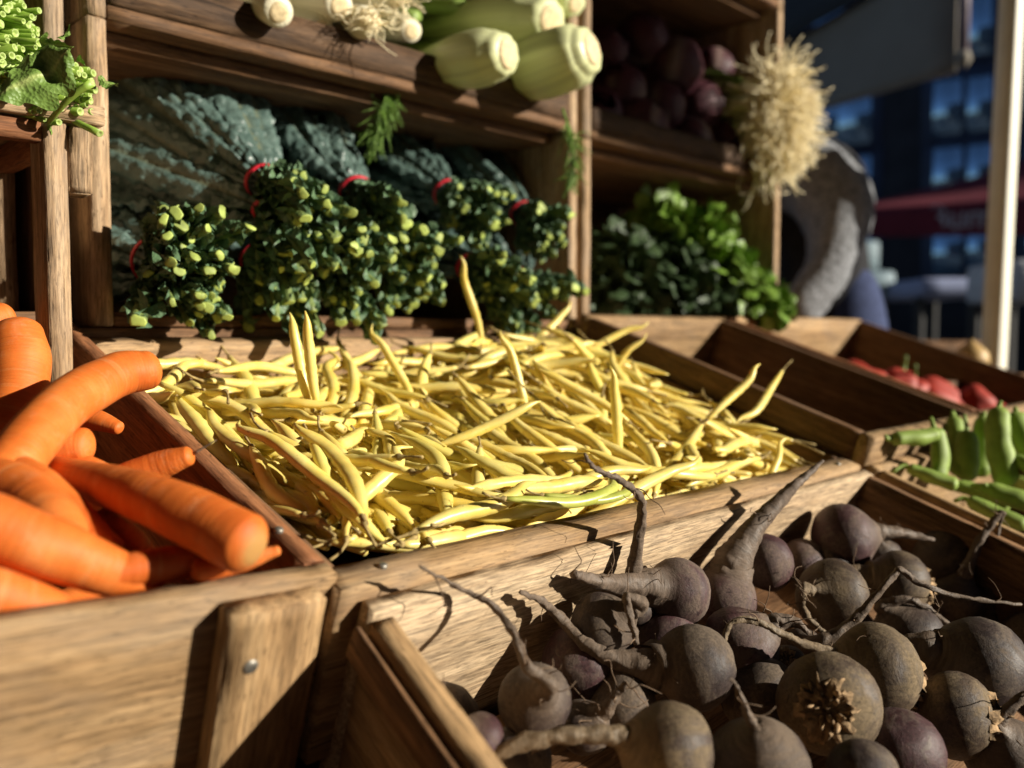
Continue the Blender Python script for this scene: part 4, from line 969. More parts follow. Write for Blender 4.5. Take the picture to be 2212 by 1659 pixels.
# ------------------------------------------------------------------ leeks and fennel on the front lip
def shaft(name, label, cat, grp, pts, dias, mtl, base='cut', flat=.92, seed=0, masks=None, ribs=0):
    P = np.array([px(*p) for p in pts]); R = [d / 2 * p[2] / FPX for d, p in zip(dias, pts)]
    mk = masks if masks is not None else np.linspace(0, 1, len(pts))
    Q, X = spline(P, 34, np.stack([R, mk], 1)); RR = X[:, 0].copy(); k = 24
    b = nrm(Q[0] - Q[1]); r = RR[0]
    pre = np.array([Q[0] + b * r * q for q in (.34, .26, .14)]); prr = np.array([r * .55, r * .86, r * .96])
    QQ = np.vstack([pre, Q]); RR = np.concatenate([prr, RR]); MM = np.concatenate([[0, 0, 0], np.clip(X[:, 1], 0, 1)])
    sh = 1 + (.045 * np.cos(np.arange(k) / k * 2 * math.pi * ribs) if ribs else 0) * np.ones(k)
    V, Fc, uv = tube(QQ, RR, k, flat=flat, shape=sh); V = fuzz(V, r * .05, .5 / r, seed)
    o = mesh_obj(name, V, Fc, mtl, uv=uv, attr=np.repeat(MM, k)); tag(o, label, cat, grp)
    c = pre[0]
    if base == 'cut':
        Vc, Fb, _ = tube([c - b * r * .22, c - b * r * .02, c + b * r * .05, c + b * r * .06], [r * .66, r * .60, r * .54, r * .3], 20)
        mesh_obj('cut_base', fuzz(Vc, r * .05, .8 / r, seed), Fb, M_CUT, o)
    elif base == 'roots':
        rg = np.random.default_rng(seed); parts = []
        Vd, Fd, _ = tube([c - b * r * .3, c + b * r * .1, c + b * r * .3], [r * .8, r * .7, r * .4], 14); mesh_obj('root_plate', Vd, Fd, M_ROOTS, o)
        for q in range(46):
            d = nrm(b + rg.normal(size=3) * .55); p = c + rg.normal(size=3) * r * .35; pl = [p]; ln = rg.uniform(.015, .045)
            for _ in range(4): d = nrm(d + rg.normal(size=3) * .4 - UP * .12); pl.append(pl[-1] + d * ln / 4)
            parts.append(tube(spline(pl, 9), np.linspace(.0009, .0004, 9), 4))
        Vr, Fr, _ = join(parts); mesh_obj('root_hair', Vr, Fr, M_ROOTS, o)
    return o
LK, FN = 'leeks laid on the front lip', 'fennel bulbs laid on the front lip'
shaft('leek', 'leek with a clean pale cut end at the post end of the lip', 'leek', LK, [(598, 24, .84), (565, 2, .87), (520, -26, .91), (440, -70, 1.0)], [74, 78, 70, 62], M_LEEK, seed=1, masks=[0, 0, .1, .6])
shaft('leek', 'leek with its root plate trimmed beside the one with hairy roots', 'leek', LK, [(728, 12, .90), (690, 8, .93), (620, 2, .97), (500, -20, 1.05)], [72, 86, 80, 70], M_LEEK, base='cut', seed=2, masks=[0, 0, .15, .6])
shaft('leek', 'leek with a tuft of dangling hairy roots', 'leek', LK, [(792, 46, .92), (750, 52, .95), (680, 66, .99), (600, 86, 1.04), (540, 100, 1.10)], [72, 84, 78, 70, 64], M_LEEK, base='roots', seed=3, masks=[0, 0, .05, .2, .5])
shaft('leek', 'leek lying underneath with a green shaft', 'leek', LK, [(690, 120, .94), (640, 112, .97), (560, 100, 1.02), (450, 80, 1.1)], [40, 48, 50, 50], M_LEEK, seed=4, masks=[.5, .75, 1, 1])
shaft('fennel', 'fennel bulb in front, with long stalk and brown cut base', 'fennel', FN, [(1082, 118, .99), (1055, 122, 1.0), (1000, 134, 1.02), (945, 138, 1.06), (890, 134, 1.10), (800, 128, 1.18), (700, 118, 1.26)], [108, 134, 128, 88, 44, 34, 28], M_FENNEL, seed=5, masks=[0, .05, .15, .5, .8, 1, 1], ribs=9, flat=.85)
shaft('fennel', 'fennel bulb overhanging the corner post of the kale crate', 'fennel', FN, [(1262, 112, 1.05), (1235, 122, 1.06), (1180, 142, 1.09), (1120, 162, 1.14), (1060, 176, 1.2), (980, 186, 1.3)], [116, 152, 154, 104, 54, 38], M_FENNEL, seed=6, masks=[0, .05, .1, .4, .8, 1], ribs=8, flat=.88)
shaft('fennel', 'fennel bulb behind, its base level with the upper edge', 'fennel', FN, [(1178, 42, 1.08), (1145, 42, 1.10), (1080, 44, 1.13), (1010, 50, 1.18), (920, 62, 1.25), (800, 80, 1.36)], [106, 142, 138, 88, 50, 38], M_FENNEL, seed=7, masks=[0, .05, .15, .5, .8, 1], ribs=9, flat=.88)
shaft('fennel', 'fennel bulb at the top with a reddish cut base', 'fennel', FN, [(1236, 4, 1.12), (1200, -6, 1.14), (1130, -20, 1.18), (1050, -34, 1.24), (940, -50, 1.34)], [70, 96, 100, 70, 44], M_FENNEL, seed=8, masks=[0, .05, .2, .6, 1], ribs=8)
shaft('leek', 'slim leek whose shaft shows between the clean cut one and the lip', 'leek', LK, [(470, 12, .84), (430, 2, .87), (360, -20, .92), (280, -44, 1.0)], [44, 50, 50, 48], M_LEEK, seed=11, masks=[.05, .15, .5, 1])
shaft('leek', 'long pale leek lying along the lip below the trimmed root plate', 'leek', LK, [(690, 62, .91), (655, 50, .94), (580, 32, .99), (480, 10, 1.06), (360, -20, 1.15)], [62, 76, 72, 66, 60], M_LEEK, seed=14, masks=[0, .05, .2, .6, 1])
shaft('leek', 'leek with a greenish shaft beside the hairy rooted one', 'leek', LK, [(885, 66, 1.0), (850, 58, 1.03), (770, 44, 1.08), (660, 26, 1.15)], [56, 70, 66, 58], M_LEEK, seed=15, masks=[0, .15, .4, .9])
shaft('leek', 'leek crossing behind the trimmed root plate', 'leek', LK, [(850, -8, .98), (800, -16, 1.0), (700, -30, 1.05), (560, -50, 1.12)], [60, 66, 60, 56], M_LEEK, base='roots', seed=12, masks=[0, 0, .1, .6])
shaft('fennel', 'small fennel bulb wedged between the two front ones', 'fennel', FN, [(1150, 92, 1.10), (1120, 92, 1.12), (1060, 96, 1.16), (980, 104, 1.22), (880, 112, 1.3)], [70, 84, 78, 50, 36], M_FENNEL, seed=13, masks=[0, .05, .2, .6, 1], ribs=8)
for i, (a, b_) in enumerate([((1000, 15, 1.15), (760, 50, 1.28)), ((960, 170, 1.12), (800, 110, 1.2)), ((900, 40, 1.14), (640, 30, 1.26))]):
    A, Bq = px(*a), px(*b_); P = spline([A, (A + Bq) / 2 + UP * .01, Bq], 14); V, Fc, uv = tube(P, np.linspace(.010, .014, 14), 12)
    o = mesh_obj('fennel_stalk', V, Fc, M_FENNEL, uv=uv, attr=np.repeat(np.full(14, .9), 12)); tag(o, ['green stalk lying behind the upper fennel bulbs', 'short green stalk tucked under the front fennel bulb', 'long green stalk behind the rooted leek'][i], 'stalk', FN)
def frond(label, pts, n, ln, seed, grp='feathery fennel fronds'):
    rg = np.random.default_rng(seed); P = spline([px(*p) for p in pts], 20); t = thing('fennel_frond', label, 'frond', P[0], grp)
    V, Fc, _ = tube(P, np.linspace(.0016, .0005, 20), 6); mesh_obj('stem', V, Fc, M_FROND, t); parts = []
    for i in range(n):
        a = int(rg.integers(3, 20)); T = nrm(P[min(a + 1, 19)] - P[a - 1]); d = nrm(T * .9 + rg.normal(size=3) * .55); l = ln * rg.uniform(.5, 1.1); pl = [P[a]]
        for _ in range(3): d = nrm(d + rg.normal(size=3) * .25 - UP * .25); pl.append(pl[-1] + d * l / 3)
        parts.append(tube(spline(pl, 7), np.linspace(.0010, .0004, 7), 4))
    Vr, Fr, _ = join(parts); mesh_obj('foliage', Vr, Fr, M_FROND, t)
frond('feathery frond hanging from the lip over the third kale bunch', [(850, 165, 1.02), (845, 200, 1.0), (830, 235, .99), (815, 290, .99)], 150, .035, 1)
frond('drooping frond beside the corner post under the fennel', [(1215, 235, 1.10), (1232, 290, 1.09), (1240, 340, 1.09), (1238, 395, 1.09)], 120, .028, 2)

# ------------------------------------------------------------------ far half of the rack: radicchio, leek bundle, herbs
RADIC = [(1310, 110, 1.38), (1385, 90, 1.44), (1450, 150, 1.46), (1340, 195, 1.36), (1420, 235, 1.42), (1500, 230, 1.5), (1290, 245, 1.32), (1480, 310, 1.44), (1375, 285, 1.36), (1540, 150, 1.56), (1550, 310, 1.52)]
for i, (u, v, d) in enumerate(RADIC):
    C = px(u, v, d); R = .036 + .006 * (i % 3); rg = np.random.default_rng(i); t = thing('radicchio', 'dark red radicchio head ' + ['on top beside the fennel bulbs', 'topmost in the middle of its heap', 'under the topmost one, towards the leek roots', 'behind the cut base of the corner fennel', 'in the middle of the heap', 'next to the green leek blades', 'lowest beside the corner post', 'at the front lip, middle of the row', 'at the front lip near the corner post', 'highest near the leek bundle', 'at the front lip beside the leek roots'][i], 'radicchio', C, 'radicchio heads in the shaded crate')
    for q in range(7):
        ax_ = nrm(rg.normal(size=3)); b1 = nrm(np.cross(ax_, (.2, .5, .9))); b2 = np.cross(ax_, b1); V, A = [], []
        for a in range(9):
            for b in range(9):
                x, y = (a / 8 * 2 - 1), (b / 8 * 2 - 1); th = math.hypot(x, y) * 1.35 + 1e-6; f = math.sin(th) / (math.hypot(x, y) + 1e-6)
                rr = R * (.86 + .04 * q + .10 * mnoise.noise(Vector((x * 2 + q, y * 2, i * 1.0))))
                V.append(C + rr * (b1 * x * f + b2 * y * f + ax_ * math.cos(th))); A.append(.8 * math.exp(-(x / .16) ** 2))
        mesh_obj('leaf', V, [(a * 9 + b, a * 9 + b + 1, (a + 1) * 9 + b + 1, (a + 1) * 9 + b) for a in range(8) for b in range(8)], M_RADIC, t, attr=A)
MC = px(1722, 262, 1.50); MAX_ = nrm(-HB * .9 + E2 * .35 - UP * .1)
t = thing('leek_bundle', 'big bundle of leeks whose blond roots bush out towards the street', 'leeks', MC); rg = np.random.default_rng(5)
ms_, mu_ = nrm(np.cross(MAX_, UP)), None; mu_ = np.cross(ms_, MAX_)
for i in range(13):
    r = .052 * math.sqrt((i + .5) / 13); a = i * 2.4; p = MC + ms_ * r * math.cos(a) * 1.1 + mu_ * r * math.sin(a) * 1.15 - MAX_ * (.035 + .15 * r)
    bk = p - MAX_ * .30 + (MC - p) * .2 - UP * .02; Q, RR = spline([p, p - MAX_ * .05, (p + bk) / 2, bk], 16, [.012, .0135, .012, .011]); V, Fc, uv = tube(Q, RR[:, 0], 12)
    mesh_obj('leek_shaft', V, Fc, M_LEEK, t, uv=uv, attr=np.repeat(np.linspace(.1, 1, 16), 12)); parts = []
    for q in range(150):
        d = nrm(MAX_ * .75 + (p - MC) * 9 + rg.normal(size=3) * .62); pl = [p + rg.normal(size=3) * .006]; ln = rg.uniform(.05, .105)
        for _ in range(5): d = nrm(d + rg.normal(size=3) * .52 - UP * .14); pl.append(pl[-1] + d * ln / 5)
        parts.append(tube(spline(pl, 10), np.linspace(.0016, .0009, 10), 4))
    V, Fc, _ = join(parts); mesh_obj('root_hair', V, Fc, M_ROOTS, t)
for i in range(3):
    A = px(1600, 170 + 8 * i, 1.50); V, Fc, uv = tube(spline([A, px(1540, 158 + 6 * i, 1.52), px(1450, 160 + 8 * i, 1.54)], 14), np.linspace(.011, .004, 14), 8, flat=.3)
    mesh_obj('leaf_blade', V, Fc, M_GREEN, t)
HL = [lobed_leaf(200 + i, .030 + .006 * (i % 3), .013, 3, M_HERB, 5, 9, 'herb_leaf') for i in range(5)]
def herb(label, C, axr, n, seed, mh=None):
    rg = np.random.default_rng(seed); t = thing('herb_bunch', label, 'herbs', C, 'bunches of leafy green herbs'); V, Fc, off = [], [], 0
    for me in range(n):
        m = HL[int(rg.integers(5))]; vv = np.array([v.co[:] for v in m.vertices]); d = nrm(rg.normal(size=3)); r = rg.uniform(.55, 1.0) ** .5
        p = C + np.array([d[0] * axr[0], d[1] * axr[1], d[2] * axr[2]]) * r; X = nrm(d + rg.normal(size=3) * .7); Z = nrm(d * .8 + UP * .5 + rg.normal(size=3) * .5); Y = nrm(np.cross(Z, X)); Z = np.cross(X, Y)
        V.append((vv * rg.uniform(.7, 1.25)) @ np.stack([X, Y, Z]) + p); Fc += [tuple(i + off for i in f.vertices) for f in m.polygons]; off += len(vv)
    mesh_obj('foliage', np.vstack(V), Fc, mh or M_HERB, t, attr=None)
    for q in range(6):
        a = C - UP * axr[2] * .9 + rg.normal(size=3) * .012; Vs, Fs, _ = tube([a, C + rg.normal(size=3) * .02], [.0022, .0016], 6); mesh_obj('stem', Vs, Fs, M_GSTEM, t)
M_HERB_SHADED = leaf_mat('shaded_herb_leaf', (.022, .045, .016), (.05, .085, .03), 0.5, 0.4, 50)  # darker leaf green, paints shade into the left-hand bunches
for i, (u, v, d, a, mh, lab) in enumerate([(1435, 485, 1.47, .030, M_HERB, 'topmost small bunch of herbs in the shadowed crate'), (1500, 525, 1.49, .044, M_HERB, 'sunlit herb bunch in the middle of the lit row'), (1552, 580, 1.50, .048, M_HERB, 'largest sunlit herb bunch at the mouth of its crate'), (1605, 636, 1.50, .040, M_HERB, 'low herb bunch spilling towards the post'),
        (1655, 668, 1.50, .024, M_HERB, 'sprig of herbs lit bright at the foot of the post'), (1335, 600, 1.40, .066, M_HERB_SHADED, 'dark leafy bunch beside the corner post of the kale crate'), (1425, 610, 1.46, .068, M_HERB_SHADED, 'dark leafy bunch behind the sunlit herbs'), (1490, 655, 1.47, .050, M_HERB_SHADED, 'dark leafy bunch low behind the dark empty crate')]):
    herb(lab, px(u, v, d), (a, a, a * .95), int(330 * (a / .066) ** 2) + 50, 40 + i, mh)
# peppers and broad bean pods
PW = ['first', 'second', 'third', 'fourth', 'fifth', 'sixth', 'seventh', 'eighth', 'ninth', 'tenth', 'eleventh', 'twelfth', 'thirteenth']; PRANK = list(np.argsort(np.argsort([(i * .618) % 1 for i in range(13)])))
for i in range(13):
    s, tt = .05 + .40 * ((i * .618) % 1), .05 + .31 * ((i * .381966 + .1) % 1); C = FL3 + E2 * s + E1 * tt - N1 * (.066 + .010 * (i % 3)); rg = np.random.default_rng(i + 60); k = 24
    a = nrm(rg.normal(size=3) + E2 * .8); ts = np.array([-1, -.97, -.88, -.68, -.35, 0, .4, .72, .90, .97, .90]); rs = np.array([.10, .35, .62, .88, 1, .98, .92, .80, .58, .30, .06]) * .034
    V, Fc, uv = tube([C + a * .040 * q for q in ts], rs, k, shape=1 + .10 * np.cos(np.arange(k) / k * 2 * math.pi * 4)); o = mesh_obj('red_pepper', fuzz(V, .003, 25, i), Fc, M_PEPPER)
    tag(o, f'glossy red pepper, {PW[PRANK[i]]} in its crate counting from the empty crate', 'pepper', 'red peppers in the shaded crate')
    Vs, Fs, _ = tube(spline([C + a * .036, C + a * .050, C + a * .062 + rg.normal(size=3) * .006], 6), [.008, .005, .0035, .003, .003, .0035], 8); mesh_obj('stalk', Vs, Fs, M_PSTEM, o)
def pod(label, pts, dias, seed, hook=True):
    P = [px(*p) for p in pts]; R = [d / 2 * p[2] / FPX for d, p in zip(dias, pts)]; P, R = spline(P, 40, R); R = R[:, 0]; L = np.linalg.norm(P[-1] - P[0])
    R = R * (1 + .04 * np.sin(np.linspace(0, L / .026 * 2 * math.pi, 40) + seed)); R[:4] *= (.35, .66, .85, .95); R[-4:] *= (.92, .80, .60, .25)
    V, Fc, uv = tube(P, R, 16, flat=.78); o = mesh_obj('broad_bean_pod', fuzz(V, .0012, 50, seed), Fc, M_FAVA); tag(o, label, 'bean pod', 'broad bean pods in their crate')
    d = nrm(P[0] - P[2]); rg = np.random.default_rng(seed); Vs, Fs, _ = tube(spline([P[0] - d * .004, P[0] + d * .004, P[0] + d * .009 + rg.normal(size=3) * .006], 7), np.linspace(.0034, .0022, 7), 7); mesh_obj('stalk', Vs, Fs, M_FAVA, o)
PODS = [('broad bean pod lying over the corner of the crate', [(1925, 948, .93), (1955, 946, .935), (1990, 944, .94), (2025, 936, .945)], [34, 42, 44, 34]),
    ('broad bean pod hanging down from the crossing one at the crate corner', [(2018, 925, .95), (2030, 960, .945), (2032, 1000, .94), (2025, 1035, .935)], [34, 42, 44, 38]),
    ('tall bumpy broad bean pod standing in the sun', [(2158, 880, .98), (2155, 940, .97), (2165, 1000, .96), (2180, 1052, .95)], [44, 52, 55, 46]),
    ('broad bean pod lying across in front of the tall one', [(2110, 1052, .93), (2160, 1065, .92), (2215, 1085, .91), (2290, 1110, .90)], [24, 52, 56, 50]),
    ('shaded broad bean pod upright behind', [(2088, 930, 1.02), (2088, 980, 1.01), (2085, 1040, 1.0)], [34, 52, 46]), ('shaded broad bean pod at the back wall of its crate', [(2060, 900, 1.05), (2068, 960, 1.03), (2070, 1030, 1.0)], [34, 46, 40]),
    ('broad bean pod at the frame edge behind the tall one', [(2195, 890, 1.0), (2205, 930, .99), (2225, 975, .98), (2250, 1020, .97)], [46, 56, 56, 48]), ('broad bean pod curved beside the tall one', [(2190, 990, .96), (2220, 1005, .95), (2260, 1030, .94)], [26, 44, 46]),
    ('broad bean pod lying flat under the hanging one', [(1960, 1010, .93), (2010, 1030, .92), (2070, 1050, .91)], [30, 40, 42], ),
    ('slim broad bean pod in the shade between two upright ones', [(2125, 900, 1.04), (2122, 960, 1.03), (2118, 1030, 1.01)], [36, 44, 40]),
    ('broad bean pod along the side wall beside the beetroots', [(2090, 1080, .90), (2150, 1108, .88), (2220, 1140, .86)], [34, 44, 44]),
    ('broad bean pod low beneath the others', [(2050, 1045, .96), (2110, 1060, .95), (2180, 1100, .93)], [30, 44, 44])]
for i, (lab, p, d) in enumerate(PODS): pod(lab, p, d, i)
for i in range(12):
    s, tt = .05 + .4 * ((i * .618) % 1), .05 + .33 * ((i * .38) % 1); c = BL4 + E2 * s - eR * tt - NB * .058; a = i * 1.3; d = math.cos(a) * E2 + math.sin(a) * E1
    P, R = spline([c - d * .07, c - d * .03, c + d * .03, c + d * .07], 20, [.004, .011, .012, .003]); V, Fc, uv = tube(P, R[:, 0], 12, flat=.8); o = mesh_obj('broad_bean_pod', fuzz(V, .002, 40, i), Fc, M_FAVA)
    tag(o, 'broad bean pod buried under the visible ones', 'bean pod', 'broad bean pods in their crate')

# ------------------------------------------------------------------ person bending behind the rack
M_SWEAT = simple('grey_knit_sleeve', (.24, .25, .27), 0.95, 0.1, 90, 0.5, 1.0, 0.006); M_DARKC = simple('charcoal_vest', (.022, .022, .025), 0.9, 0.2, 60); M_JEAN = simple('navy_apron_cloth', (.045, .06, .13), 0.9, 0.2, 80, 0.3)
M_SKIN = simple('skin', (.45, .27, .19), 0.55, 0.4, 60, 0.1); M_HAIR = simple('dark_hair', (.03, .02, .015), 0.5, 0.4, 90, .4)
def skinned(name, pts, edges, mats, parent, sub=2):
    """pts: (u, v, depth, radius); grows one continuous surface with a skin modifier"""
    W = np.array([px(*p[:3]) for p in pts]); c = W[0]; me = bpy.data.meshes.new(name); me.from_pydata((W - c).tolist(), edges, []); o = bpy.data.objects.new(name, me); COL.objects.link(o)
    sm = o.modifiers.new('skin', 'SKIN'); sm.use_smooth_shade = True; sl_ = me.skin_vertices[0].data
    for i, p in enumerate(pts): sl_[i].radius = (p[3], p[3] * (p[4] if len(p) > 4 else 1))
    sl_[0].use_root = True; ss = o.modifiers.new('smooth', 'SUBSURF'); ss.levels = sub; ss.render_levels = sub; me.materials.append(mats)
    dg = bpy.context.evaluated_depsgraph_get(); m2 = bpy.data.meshes.new_from_object(o.evaluated_get(dg)); bpy.data.objects.remove(o); m2.name = name
    m2.materials.clear(); m2.materials.append(mats); o = bpy.data.objects.new(name, m2); COL.objects.link(o); o.parent = parent
    o.location = Vector(c) - (TOTAL_LOC[parent.name] if parent is not None else Vector()); TOTAL_LOC[o.name] = Vector(c); return o
pel = px(1800, 700, 2.30)
person = thing('person', 'person in a grey knitted top and navy apron bending behind the leek bundle', 'person', [pel[0], pel[1], 0])
skinned('body', [(1795, 690, 2.32, .12), (1770, 560, 2.30, .125), (1745, 430, 2.25, .13), (1725, 330, 2.2, .10), (1712, 290, 2.15, .05), (1700, 255, 2.12, .075), (1694, 215, 2.10, .085), (1800, 355, 2.16, .055), (1655, 360, 2.3, .055),
    (1630, 470, 2.25, .045), (1640, 600, 2.1, .035), (1765, 860, 2.28, .08), (1760, 1190, 2.3, .055), (1760, 1560, 2.32, .045), (1840, 860, 2.34, .08), (1850, 1190, 2.36, .055), (1850, 1560, 2.38, .045)],
    [(0, 1), (1, 2), (2, 3), (3, 4), (4, 5), (5, 6), (3, 7), (3, 8), (8, 9), (9, 10), (0, 11), (11, 12), (12, 13), (0, 14), (14, 15), (15, 16)], M_DARKC, person)
skinned('sleeve', [(1680, 350, 2.18, .10), (1752, 378, 2.12, .112), (1812, 436, 2.05, .098), (1812, 525, 2.0, .072), (1775, 600, 1.97, .056), (1735, 660, 1.95, .050), (1710, 695, 1.94, .044)], [(i, i + 1) for i in range(6)], M_SWEAT, person)
sv = bpy.data.objects['sleeve'].data; vv = np.array([q.co[:] for q in sv.vertices]); vv = fuzz(fuzz(vv, .016, 9, 3), .007, 26, 4); sv.vertices.foreach_set('co', vv.ravel()); sv.update()
skinned('apron', [(1838, 560, 2.26, .05), (1828, 640, 2.27, .10), (1822, 740, 2.28, .125), (1820, 900, 2.3, .13), (1820, 1060, 2.3, .12)], [(i, i + 1) for i in range(4)], M_JEAN, person)
hd = skinned('head', [(1694, 262, 2.12, .050), (1690, 225, 2.10, .082), (1688, 190, 2.08, .075)], [(0, 1), (1, 2)], M_SKIN, person); skinned('hair', [(1704, 215, 2.14, .08), (1698, 180, 2.12, .078)], [(0, 1)], M_HAIR, person)
hand = skinned('hand', [(1702, 705, 1.94, .026), (1696, 722, 1.93, .032), (1690, 742, 1.93, .030)], [(0, 1), (1, 2)], M_SKIN, person)
for q in range(5):
    u0, v0 = (1680 + 6 * q, 748 - q) if q < 4 else (1714, 728); L_ = [22, 26, 25, 20, 20][q]
    skinned('finger', [(u0, v0, 1.93, .0095), (u0 - 3 + (10 if q == 4 else 0), v0 + L_ * .6, 1.925, .0085), (u0 - 8 + (14 if q == 4 else 0), v0 + L_ * 1.1, 1.93, .007)], [(0, 1), (1, 2)], M_SKIN, person, 1)

# ------------------------------------------------------------------ canopy, pole and the street behind
M_POLE = simple('cream_pole_paint', (.82, .79, .66), 0.5, 0.4, 20, 0.06, 0.05); M_CLOTH = simple('taupe_canopy_cloth', (.27, .245, .205), 0.9, 0.15, 6, 0.08, 0.1); M_CLOTH2 = simple('dark_canopy_cloth', (.05, .05, .05), 0.9, 0.15, 6, 0.1)
M_MAROON = simple('maroon_cloth', (.15, .022, .035), 0.85, 0.2, 6, 0.12); M_WHITE = simple('pale_letter_paint', (.5, .47, .5), 0.8, 0.2, 30, 0.1, 0); M_NAVY = simple('navy_facade', (.030, .032, .042), 0.8, 0.3, 2, 0.3); M_FRAME = simple('navy_window_frame', (.022, .035, .075), 0.6, 0.4, 4, 0.2)
M_TEAL = simple('pale_teal_plastic', (.20, .28, .32), 0.6, 0.4, 10, 0.1); M_BLUEC = simple('pale_blue_cloth', (.28, .32, .48), 0.85, 0.2, 8, 0.1); M_BROWN = simple('brown_goods', (.22, .12, .06), 0.7, 0.3, 20, 0.4)
mg, ntg, bg_ = mat('window_glass', 0.06, 0.9); bg_.inputs['Base Color'].default_value = (.34, .55, .78, 1); bg_.inputs['Metallic'].default_value = 0.75
pp = thing('pole_with_shade_cloths', 'cream painted square canopy pole, sunlit on one face, with added unseen shading cloths', 'canopy', px(2130, 830, 1.9))
A, Bq = px(2141, 880, 1.9), px(2190, -80, 1.9); axp = nrm(Bq - A); e_ = nrm(np.array([.60, -.80, 0])); f_ = nrm(np.cross(axp, e_)); e_ = np.cross(f_, axp)
Pb = A - axp * (A[2] - .02) / axp[2]; W_ = .040
board(pp, 'post', Pb - e_ * W_ / 2 - f_ * W_ / 2, axp * 3.2, e_ * W_, f_ * W_, M_POLE, .2, rag=.0001, bev=.003)
board(pp, 'foot_plate', Pb - e_ * .07 - f_ * .07 - UP * .019, e_ * .14, f_ * .14, UP * .008, M_POLE, .1, rag=.0001)
ft = [RB + E2 * a + UP * b + np.array(TO_SUN) * 1.75 for a, b in ((.03, .262), (.35, .255), (.35, .60), (.03, .60))]
# neighbouring canopy whose side cloth hangs at the upper right
cv = thing('market_canopy', 'taupe market canopy with a hanging side cloth over the next stall', 'canopy', px(1900, 100, 4.2))
def sheet(parent, name, pts, m, th=.006, nseg=10):
    a, b, c, d = [np.asarray(p, float) for p in pts]; nn = nrm(np.cross(b - a, d - a)); V = []
    for side in (0, 1):
        for i in range(nseg + 1):
            for j in range(nseg + 1):
                u, v = i / nseg, j / nseg; p = (a * (1 - u) + b * u) * (1 - v) + (d * (1 - u) + c * u) * v
                V.append(p + nn * (.012 * math.sin(u * 9) * math.sin(v * 3.1) + side * th))
    m1 = (nseg + 1) ** 2; Fc = []; q = lambda i, j, s: s * m1 + i * (nseg + 1) + j
    for i in range(nseg):
        for j in range(nseg): Fc += [(q(i, j, 0), q(i, j + 1, 0), q(i + 1, j + 1, 0), q(i + 1, j, 0)), (q(i, j, 1), q(i + 1, j, 1), q(i + 1, j + 1, 1), q(i, j + 1, 1))]
        Fc += [(q(i, 0, 0), q(i + 1, 0, 0), q(i + 1, 0, 1), q(i, 0, 1)), (q(i, nseg, 0), q(i, nseg, 1), q(i + 1, nseg, 1), q(i + 1, nseg, 0)), (q(0, i, 0), q(0, i, 1), q(0, i + 1, 1), q(0, i + 1, 0)), (q(nseg, i, 0), q(nseg, i + 1, 0), q(nseg, i + 1, 1), q(nseg, i, 1))]
    return mesh_obj(name, V, Fc, m, parent)
sheet(cv, 'side_cloth', [px(1560, 300, 4.8), px(2066, 155, 3.6), px(2075, -120, 3.6), px(1560, 172, 4.8)], M_CLOTH)
sheet(cv, 'roof_cloth', [px(1500, 190, 4.85), px(2078, -118, 3.58), px(2040, -420, 5.6), px(1500, -60, 7.0)], M_CLOTH2)
P0, P1 = px(2086, -200, 3.55), px(2080, 128, 3.55)
V, Fc, _ = tube([P0, P1], [.022, .022], 12); mesh_obj('frame_bar', V, Fc, simple('mauve_metal', (.20, .16, .19), 0.5), cv)
Vt, Ft, _ = tube([P1 - UP * .03, P1, P1 + UP * .03], [.018, .032, .024], 12); mesh_obj('bar_foot', Vt, Ft, M_CLOTH, cv)
top_ = Pb + axp * 3.12
sheet(pp, 'roof_cloth', [np.array([-2.4, -2.6, 2.25]), np.array([2.0, -2.6, 2.25]), np.array([2.2, 2.1, 2.42]), np.array([-1.9, 2.7, 2.42])], M_CLOTH2)  # unseen roof, added and widened to cut sky light on the stall
sheet(pp, 'side_cloth', [np.array([-2.42, -2.6, .2]), np.array([-2.42, -.22, .2]), np.array([-2.42, -.22, 2.24]), np.array([-2.42, -2.6, 2.24])], M_CLOTH2)  # unseen cloth added on the left to keep sky light out
sheet(pp, 'sky_block_back_cloth', [np.array([-2.4, -.2, .3]), np.array([-.75, 2.35, .3]), np.array([-.75, 2.35, 2.4]), np.array([-2.4, -.2, 2.26])], M_CLOTH2)  # another unseen cloth, added behind the rack against sky light
sheet(pp, 'shade_flap', ft, M_CLOTH)  # unseen cloth added on the sun's path to shade the radicchio crate
V, Fc, _ = tube([ft[3] - nrm(ft[2] - ft[3]) * .05, ft[2] + nrm(ft[2] - ft[3]) * .05], [.012, .012], 10); mesh_obj('shade_flap_rail', V + UP * .012, Fc, M_POLE, pp)
V, Fc, _ = tube(spline([ft[2] + UP * .02, ft[2] + UP * .9, (ft[2] + top_) / 2 + UP * .7, top_], 14), [.012] * 14, 10); mesh_obj('shade_flap_bar', V, Fc, M_POLE, pp)  # added bar that carries the unseen flap from the pole
